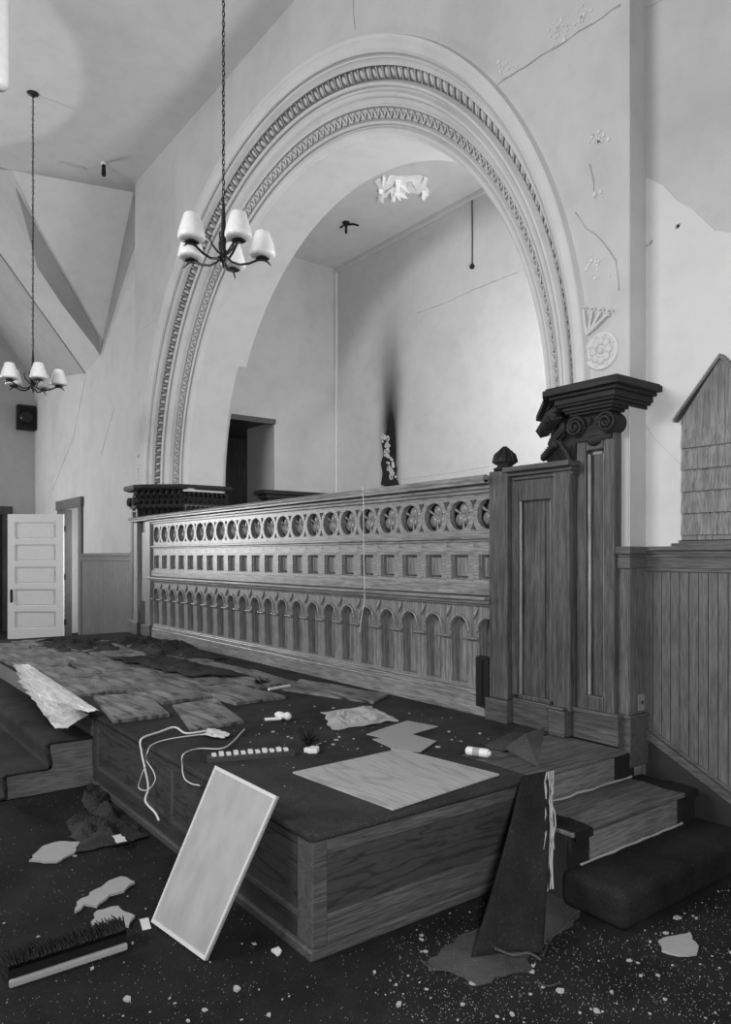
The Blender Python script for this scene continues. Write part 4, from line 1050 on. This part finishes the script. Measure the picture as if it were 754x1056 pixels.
cord('frayed_string', [G(434, 990, .01), G(446, 999, .012), G(462, 1001, .012), G(478, 1008, .012)], .004, 'thin frayed string at the left end of the grey carpet scrap', M['rug'], 'string')
cord('frayed_string', [G(552, 1012, .01), G(565, 1017, .012), G(578, 1013, .01)], .003, 'thin dark curl of string on the floor below the carpet scraps', M['rug'], 'string')
# upright folded triangle of backing
p = [G(545, 757, PZ+.0), G(559, 752, PZ), G(554, 800, PZ+.005)]
a, b, c = Vector((-2.62, 3.02, PZ+.17)), Vector((-2.56, 3.09, PZ+.19)), Vector((-2.50, 3.0, PZ+.006))
a = PD(541, 757, 3.88); b = PD(561, 750, 3.95); c = PD(554, 790, 3.86); a2 = PD(520, 772, 3.95)
mb = MB(); mb.slab([a, b, c], (.004, .004, 0)); mb.slab([a2, a, c], (.0, .004, .004))
tag(mb.build('folded_scrap', M['rug']), 'upright folded triangle of carpet backing at the platform corner', 'carpet scrap')

# ------------------------------------------------------------------ chandeliers
def chandelier(loc, ang, ztop, label, seed=0):
    e = empty('chandelier', loc, label, 'chandelier', None)
    def put(mb, name, mat, par=None):
        o = mb.build(name, mat); o.parent = par or e; return o
    put(MB().lathe([(.0, -.10), (.008, -.095), (.012, -.06), (.03, -.045), (.035, -.02), (.022, 0), (.026, .03), (.016, .05), (.017, .10), (.0, .11)], n=16), 'hub', M['iron'])
    put(MB().lathe([(.018, .05), (.020, .12), (.015, .30), (.006, .44), (.0, .45)], n=12), 'stem', M['cap'])
    # chain
    mb = MB(); z = .45; k = 0; top = ztop-loc[2]-.03
    while z < top:
        lk = []
        for i in range(8):
            a = 2*PI*i/8; q = .011*math.cos(a); h_ = .024*math.sin(a)
            lk.append((q if k % 2 else 0, 0 if k % 2 else q, z+.02+h_))
        mb.tube(lk, .0035, 4, closed=True); z += .037; k += 1
    mb.tube([(.006*math.sin(q), .006*math.cos(q), .45+(top-.45)*q/40) for q in range(41)], .003, 4)
    put(mb, 'chain', M['iron'])
    put(MB().lathe([(.0, -.05), (.012, -.05), (.02, -.03), (.06, -.015), (.07, 0)], (0, 0, ztop-loc[2]), 18), 'canopy', M['iron'])
    first = None
    for k in range(5):
        a = ang+k*2*PI/5; ca, sa = math.cos(a), math.sin(a)
        if first is None:
            P = lambda r_, z_: (r_, 0, z_)
            arm = MB(); arm.tube([P(.02, -.01), P(.06, -.045), P(.12, -.06), P(.19, -.045), P(.25, -.015), P(.29, -.005), P(.33, -.022), P(.355, -.045)], [.009]*6+[.007, .004], 8)
            arm.lathe([(.045, 0), (.055, .004), (.03, .018), (.018, .02)], (.29, 0, -.002), 14); ao = put(arm, 'arm', M['iron'])
            sh = MB(); sh.lathe([(.055, .018), (.088, .020), (.098, .032), (.097, .052), (.086, .10), (.064, .17), (.054, .20), (.046, .207), (.042, .20), (.062, .12), (.078, .05)], (.29, 0, 0), 24)
            so = put(sh, 'glass_shade', M['glass'], ao)
            sc = MB(); sc.tube([(.015, 0, .0), (.05, 0, .03), (.085, 0, .075), (.10, 0, .12), (.085, 0, .14), (.075, 0, .125)], [.008, .008, .007, .006, .005, .003], 6); sco = put(sc, 'scroll', M['iron'])
            first = (ao, sco)
            for o in first: o.rotation_euler = (0, 0, a)
            sco.rotation_euler = (0, 0, a+.6)
        else:
            c = copy_tree(first[0], e); c.rotation_euler = (0, 0, a)
            c = copy_tree(first[1], e); c.rotation_euler = (0, 0, a+.6)
    return e
base = math.atan2(-FW.y, -FW.x)
hub1 = PD(230.5, 263, 5.5); hub2 = PD(34, 397, 8.9)
chandelier(hub1, base+math.radians(32), ZC, 'five-arm chandelier with white glass shades hanging in front of the arch')
chandelier(hub2, base+math.radians(36), ZC, 'five-arm chandelier with white glass shades hanging at far left')
# tubular glass pendant at the top left corner
c = PD(-1, 60, 2.6); e = empty('tube_pendant', (c.x, c.y, 3.30), 'white frosted glass tube pendant cut off at the top left corner', 'lamp')
zb = PD(0, 92, 2.6).z
mb = MB(); mb.lathe([(.0, zb), (.022, zb+.003), (.031, zb+.015), (.034, zb+.04), (.034, zb+.75), (.03, zb+.77)], (c.x, c.y, 0), 24); mb.build('glass_tube', M['glass'], e)
mb = MB(); mb.lathe([(.036, zb+.76), (.036, zb+.82), (.01, zb+.86), (.008, ZC)], (c.x, c.y, 0), 12); mb.build('rod', M['iron'], e)
e.location = (c.x, c.y, zb); 
for ch in e.children: ch.location = (-c.x, -c.y, -zb)

# ------------------------------------------------------------------ small fixtures
c = G(107, 168, ZC); e = empty('ceiling_lampholder', (c.x, c.y, ZC-.01), 'bare lampholder with dark stub on the main ceiling near its corner', 'light fixture')
MB().lathe([(.0, -.03), (.035, -.028), (.045, -.01), (.045, 0)], (c.x, c.y, ZC), 14).build('rose', M['white'], e)
MB().lathe([(.0, -.19), (.028, -.185), (.032, -.15), (.025, -.03)], (c.x, c.y, ZC), 12).build('socket', M['black'], e)
c = G(75, 170, ZC); mb = MB(); mb.slab([Vector((c.x-.02, c.y-.18, ZC)), Vector((c.x+.03, c.y-.10, ZC)), Vector((c.x+.04, c.y+.15, ZC)), Vector((c.x-.01, c.y+.2, ZC)), Vector((c.x-.04, c.y, ZC))], (0, 0, -.01))
mb.build('loose_plaster', M['wall'], ceil)
e = empty('wall_speaker', PX(28, 443, XS+.01), 'black square loudspeaker hung in the far left corner', 'speaker')
x0, y0, z0 = XS+.02, 3.66, 4.45; 
MB().box(XS+.001, XS+.22, 3.68, 4.05, 4.48, 5.02).build('housing', M['black'], e, bevel=.01)
mb = MB(); mb.lathe([(.14, 0), (.15, .01), (.10, .02), (.04, .004), (.0, .01)], (XS+.222, 3.865, 4.76), 18, 'x'); mb.box(XS+.22, XS+.228, 3.70, 4.03, 4.50, 4.53); mb.box(XS+.22, XS+.228, 3.70, 4.03, 4.97, 5.0); mb.build('grille', M['iron'], e)
e = empty('wall_outlet', (-2.527, 3.99, .725), 'small electrical outlet plate low on the wood return beside the pilaster', 'outlet')
MB().box(-2.531, -2.520, 3.955, 4.02, .725, .825).build('plate', M['screen_v'], e, bevel=.003)
mb = MB(); mb.ball((-2.520, 3.988, .775), .012, 8, (.5, 1, 1)); mb.build('knob', M['iron'], e)
# alcove ceiling: dangling bracket and pull cord
c = G(357, 229, AZ); e = empty('ceiling_bracket', (c.x, c.y, AZ-.01), 'black broken light bracket on the alcove ceiling', 'light fixture')
mb = MB(); mb.lathe([(.05, 0), (.05, -.02), (.02, -.03), (.018, -.16), (.0, -.165)], (c.x, c.y, AZ), 12); mb.build('socket', M['black'], e)
mb = MB(); mb.tube([(c.x, c.y, AZ-.04), (c.x+.10, c.y+.06, AZ-.05), (c.x+.16, c.y+.10, AZ-.08)], .014, 6); mb.tube([(c.x, c.y, AZ-.03), (c.x-.09, c.y-.04, AZ-.06)], .012, 6); mb.build('arm', M['black'], e)
c = G(487, 201, AZ); e = empty('pull_cord', (c.x, c.y, AZ-.02), 'dark pull cord with knob hanging from the alcove ceiling', 'cord')
zb = c.z-.95
mb = MB(); mb.tube([(c.x, c.y, AZ), (c.x+.004, c.y, AZ-.5), (c.x, c.y, zb)], .008, 5); mb.build('cord', M['iron'], e)
MB().ball((c.x, c.y, zb), .035, 8, (1, 1, 1)).build('knob', M['black'], e)
MB().box(c.x-.12, c.x+.25, c.y-.03, c.y+.03, AZ-.03, AZ).build('mounting_strip', M['card'], e)

# ------------------------------------------------------------------ plaster crumbs: floor and platform
protos = []
for k in range(6):
    r = random.Random(50+k); n = r.choice([4, 5, 6, 7]); mb = MB()
    mb.prism([((.6+.4*r.random())*math.cos(2*PI*i/n+r.uniform(-.2, .2)), (.4+.4*r.random())*math.sin(2*PI*i/n)) for i in range(n)], 0, .35)
    me_o = mb.build('plaster_fragment', M['bit']); protos.append(me_o.data); bpy.data.objects.remove(me_o)
def crumb(p, s_, label, group, rr, mat=None):
    o = bpy.data.objects.new('plaster_fragment', rr.choice(protos)); COL.objects.link(o)
    o.location = p; o.scale = (s_, s_, s_); o.rotation_euler = (0, 0, rr.uniform(0, 6))
    tag(o, label, 'plaster fragment', group)
r = random.Random(77); cnt = 0
def on_floor(p):
    if p.y > YF-.05 and p.x < XR+.05: return False
    if p.x < xr_+.03 and p.y > 1.0: return False
    if p.y > 2.8 and p.x < -1.85: return False
    if p.y > 4.0: return False
    return True
while cnt < 210:
    px, py = r.uniform(0, 754), r.choice([r.uniform(830, 1056), r.uniform(900, 1056)])
    if r.random() < .45: px, py = r.uniform(380, 754), r.uniform(900, 1056)
    p = G(px, py, 0)
    if not on_floor(p): continue
    s_ = min(.024, .003+.0045*r.expovariate(1.0)); crumb((p.x, p.y, .001), s_, 'small pale plaster fragment among the many scattered over the dark floor', 'plaster fragments on the floor', r); cnt += 1
cnt = 0
while cnt < 85:
    px, py = r.gauss(360, 75), r.gauss(760, 24)
    p = G(px, py, PZ)
    if not (p.x < XR-.02 and YF+.05 < p.y < 3.65) or p.x < -5.5: continue
    if 305 < px < 512 and 776 < py < 832: continue
    s_ = min(.018, .004+.004*r.expovariate(1.0)); crumb((p.x, p.y, PZ+.001), s_, 'small white plaster fragment scattered on the platform carpet', 'plaster fragments on the platform', r); cnt += 1
mb = MB(); cnt = 0
while cnt < 2200:
    px, py = r.uniform(0, 754), r.uniform(820, 1056)
    if r.random() < .6: px, py = r.uniform(400, 754), r.uniform(880, 1056)
    p = G(px, py, 0)
    if not on_floor(p): continue
    s_ = r.uniform(.0008, .0024); a = r.uniform(0, 6)
    mb.slab([Vector((p.x+s_*math.cos(a+j*2.1), p.y+s_*math.sin(a+j*2.1), .001)) for j in range(3)], (0, 0, .003)); cnt += 1
tag(mb.build('plaster_grit', M['grit']), 'fine pale plaster grit strewn over the dark floor', 'grit', kind='stuff')
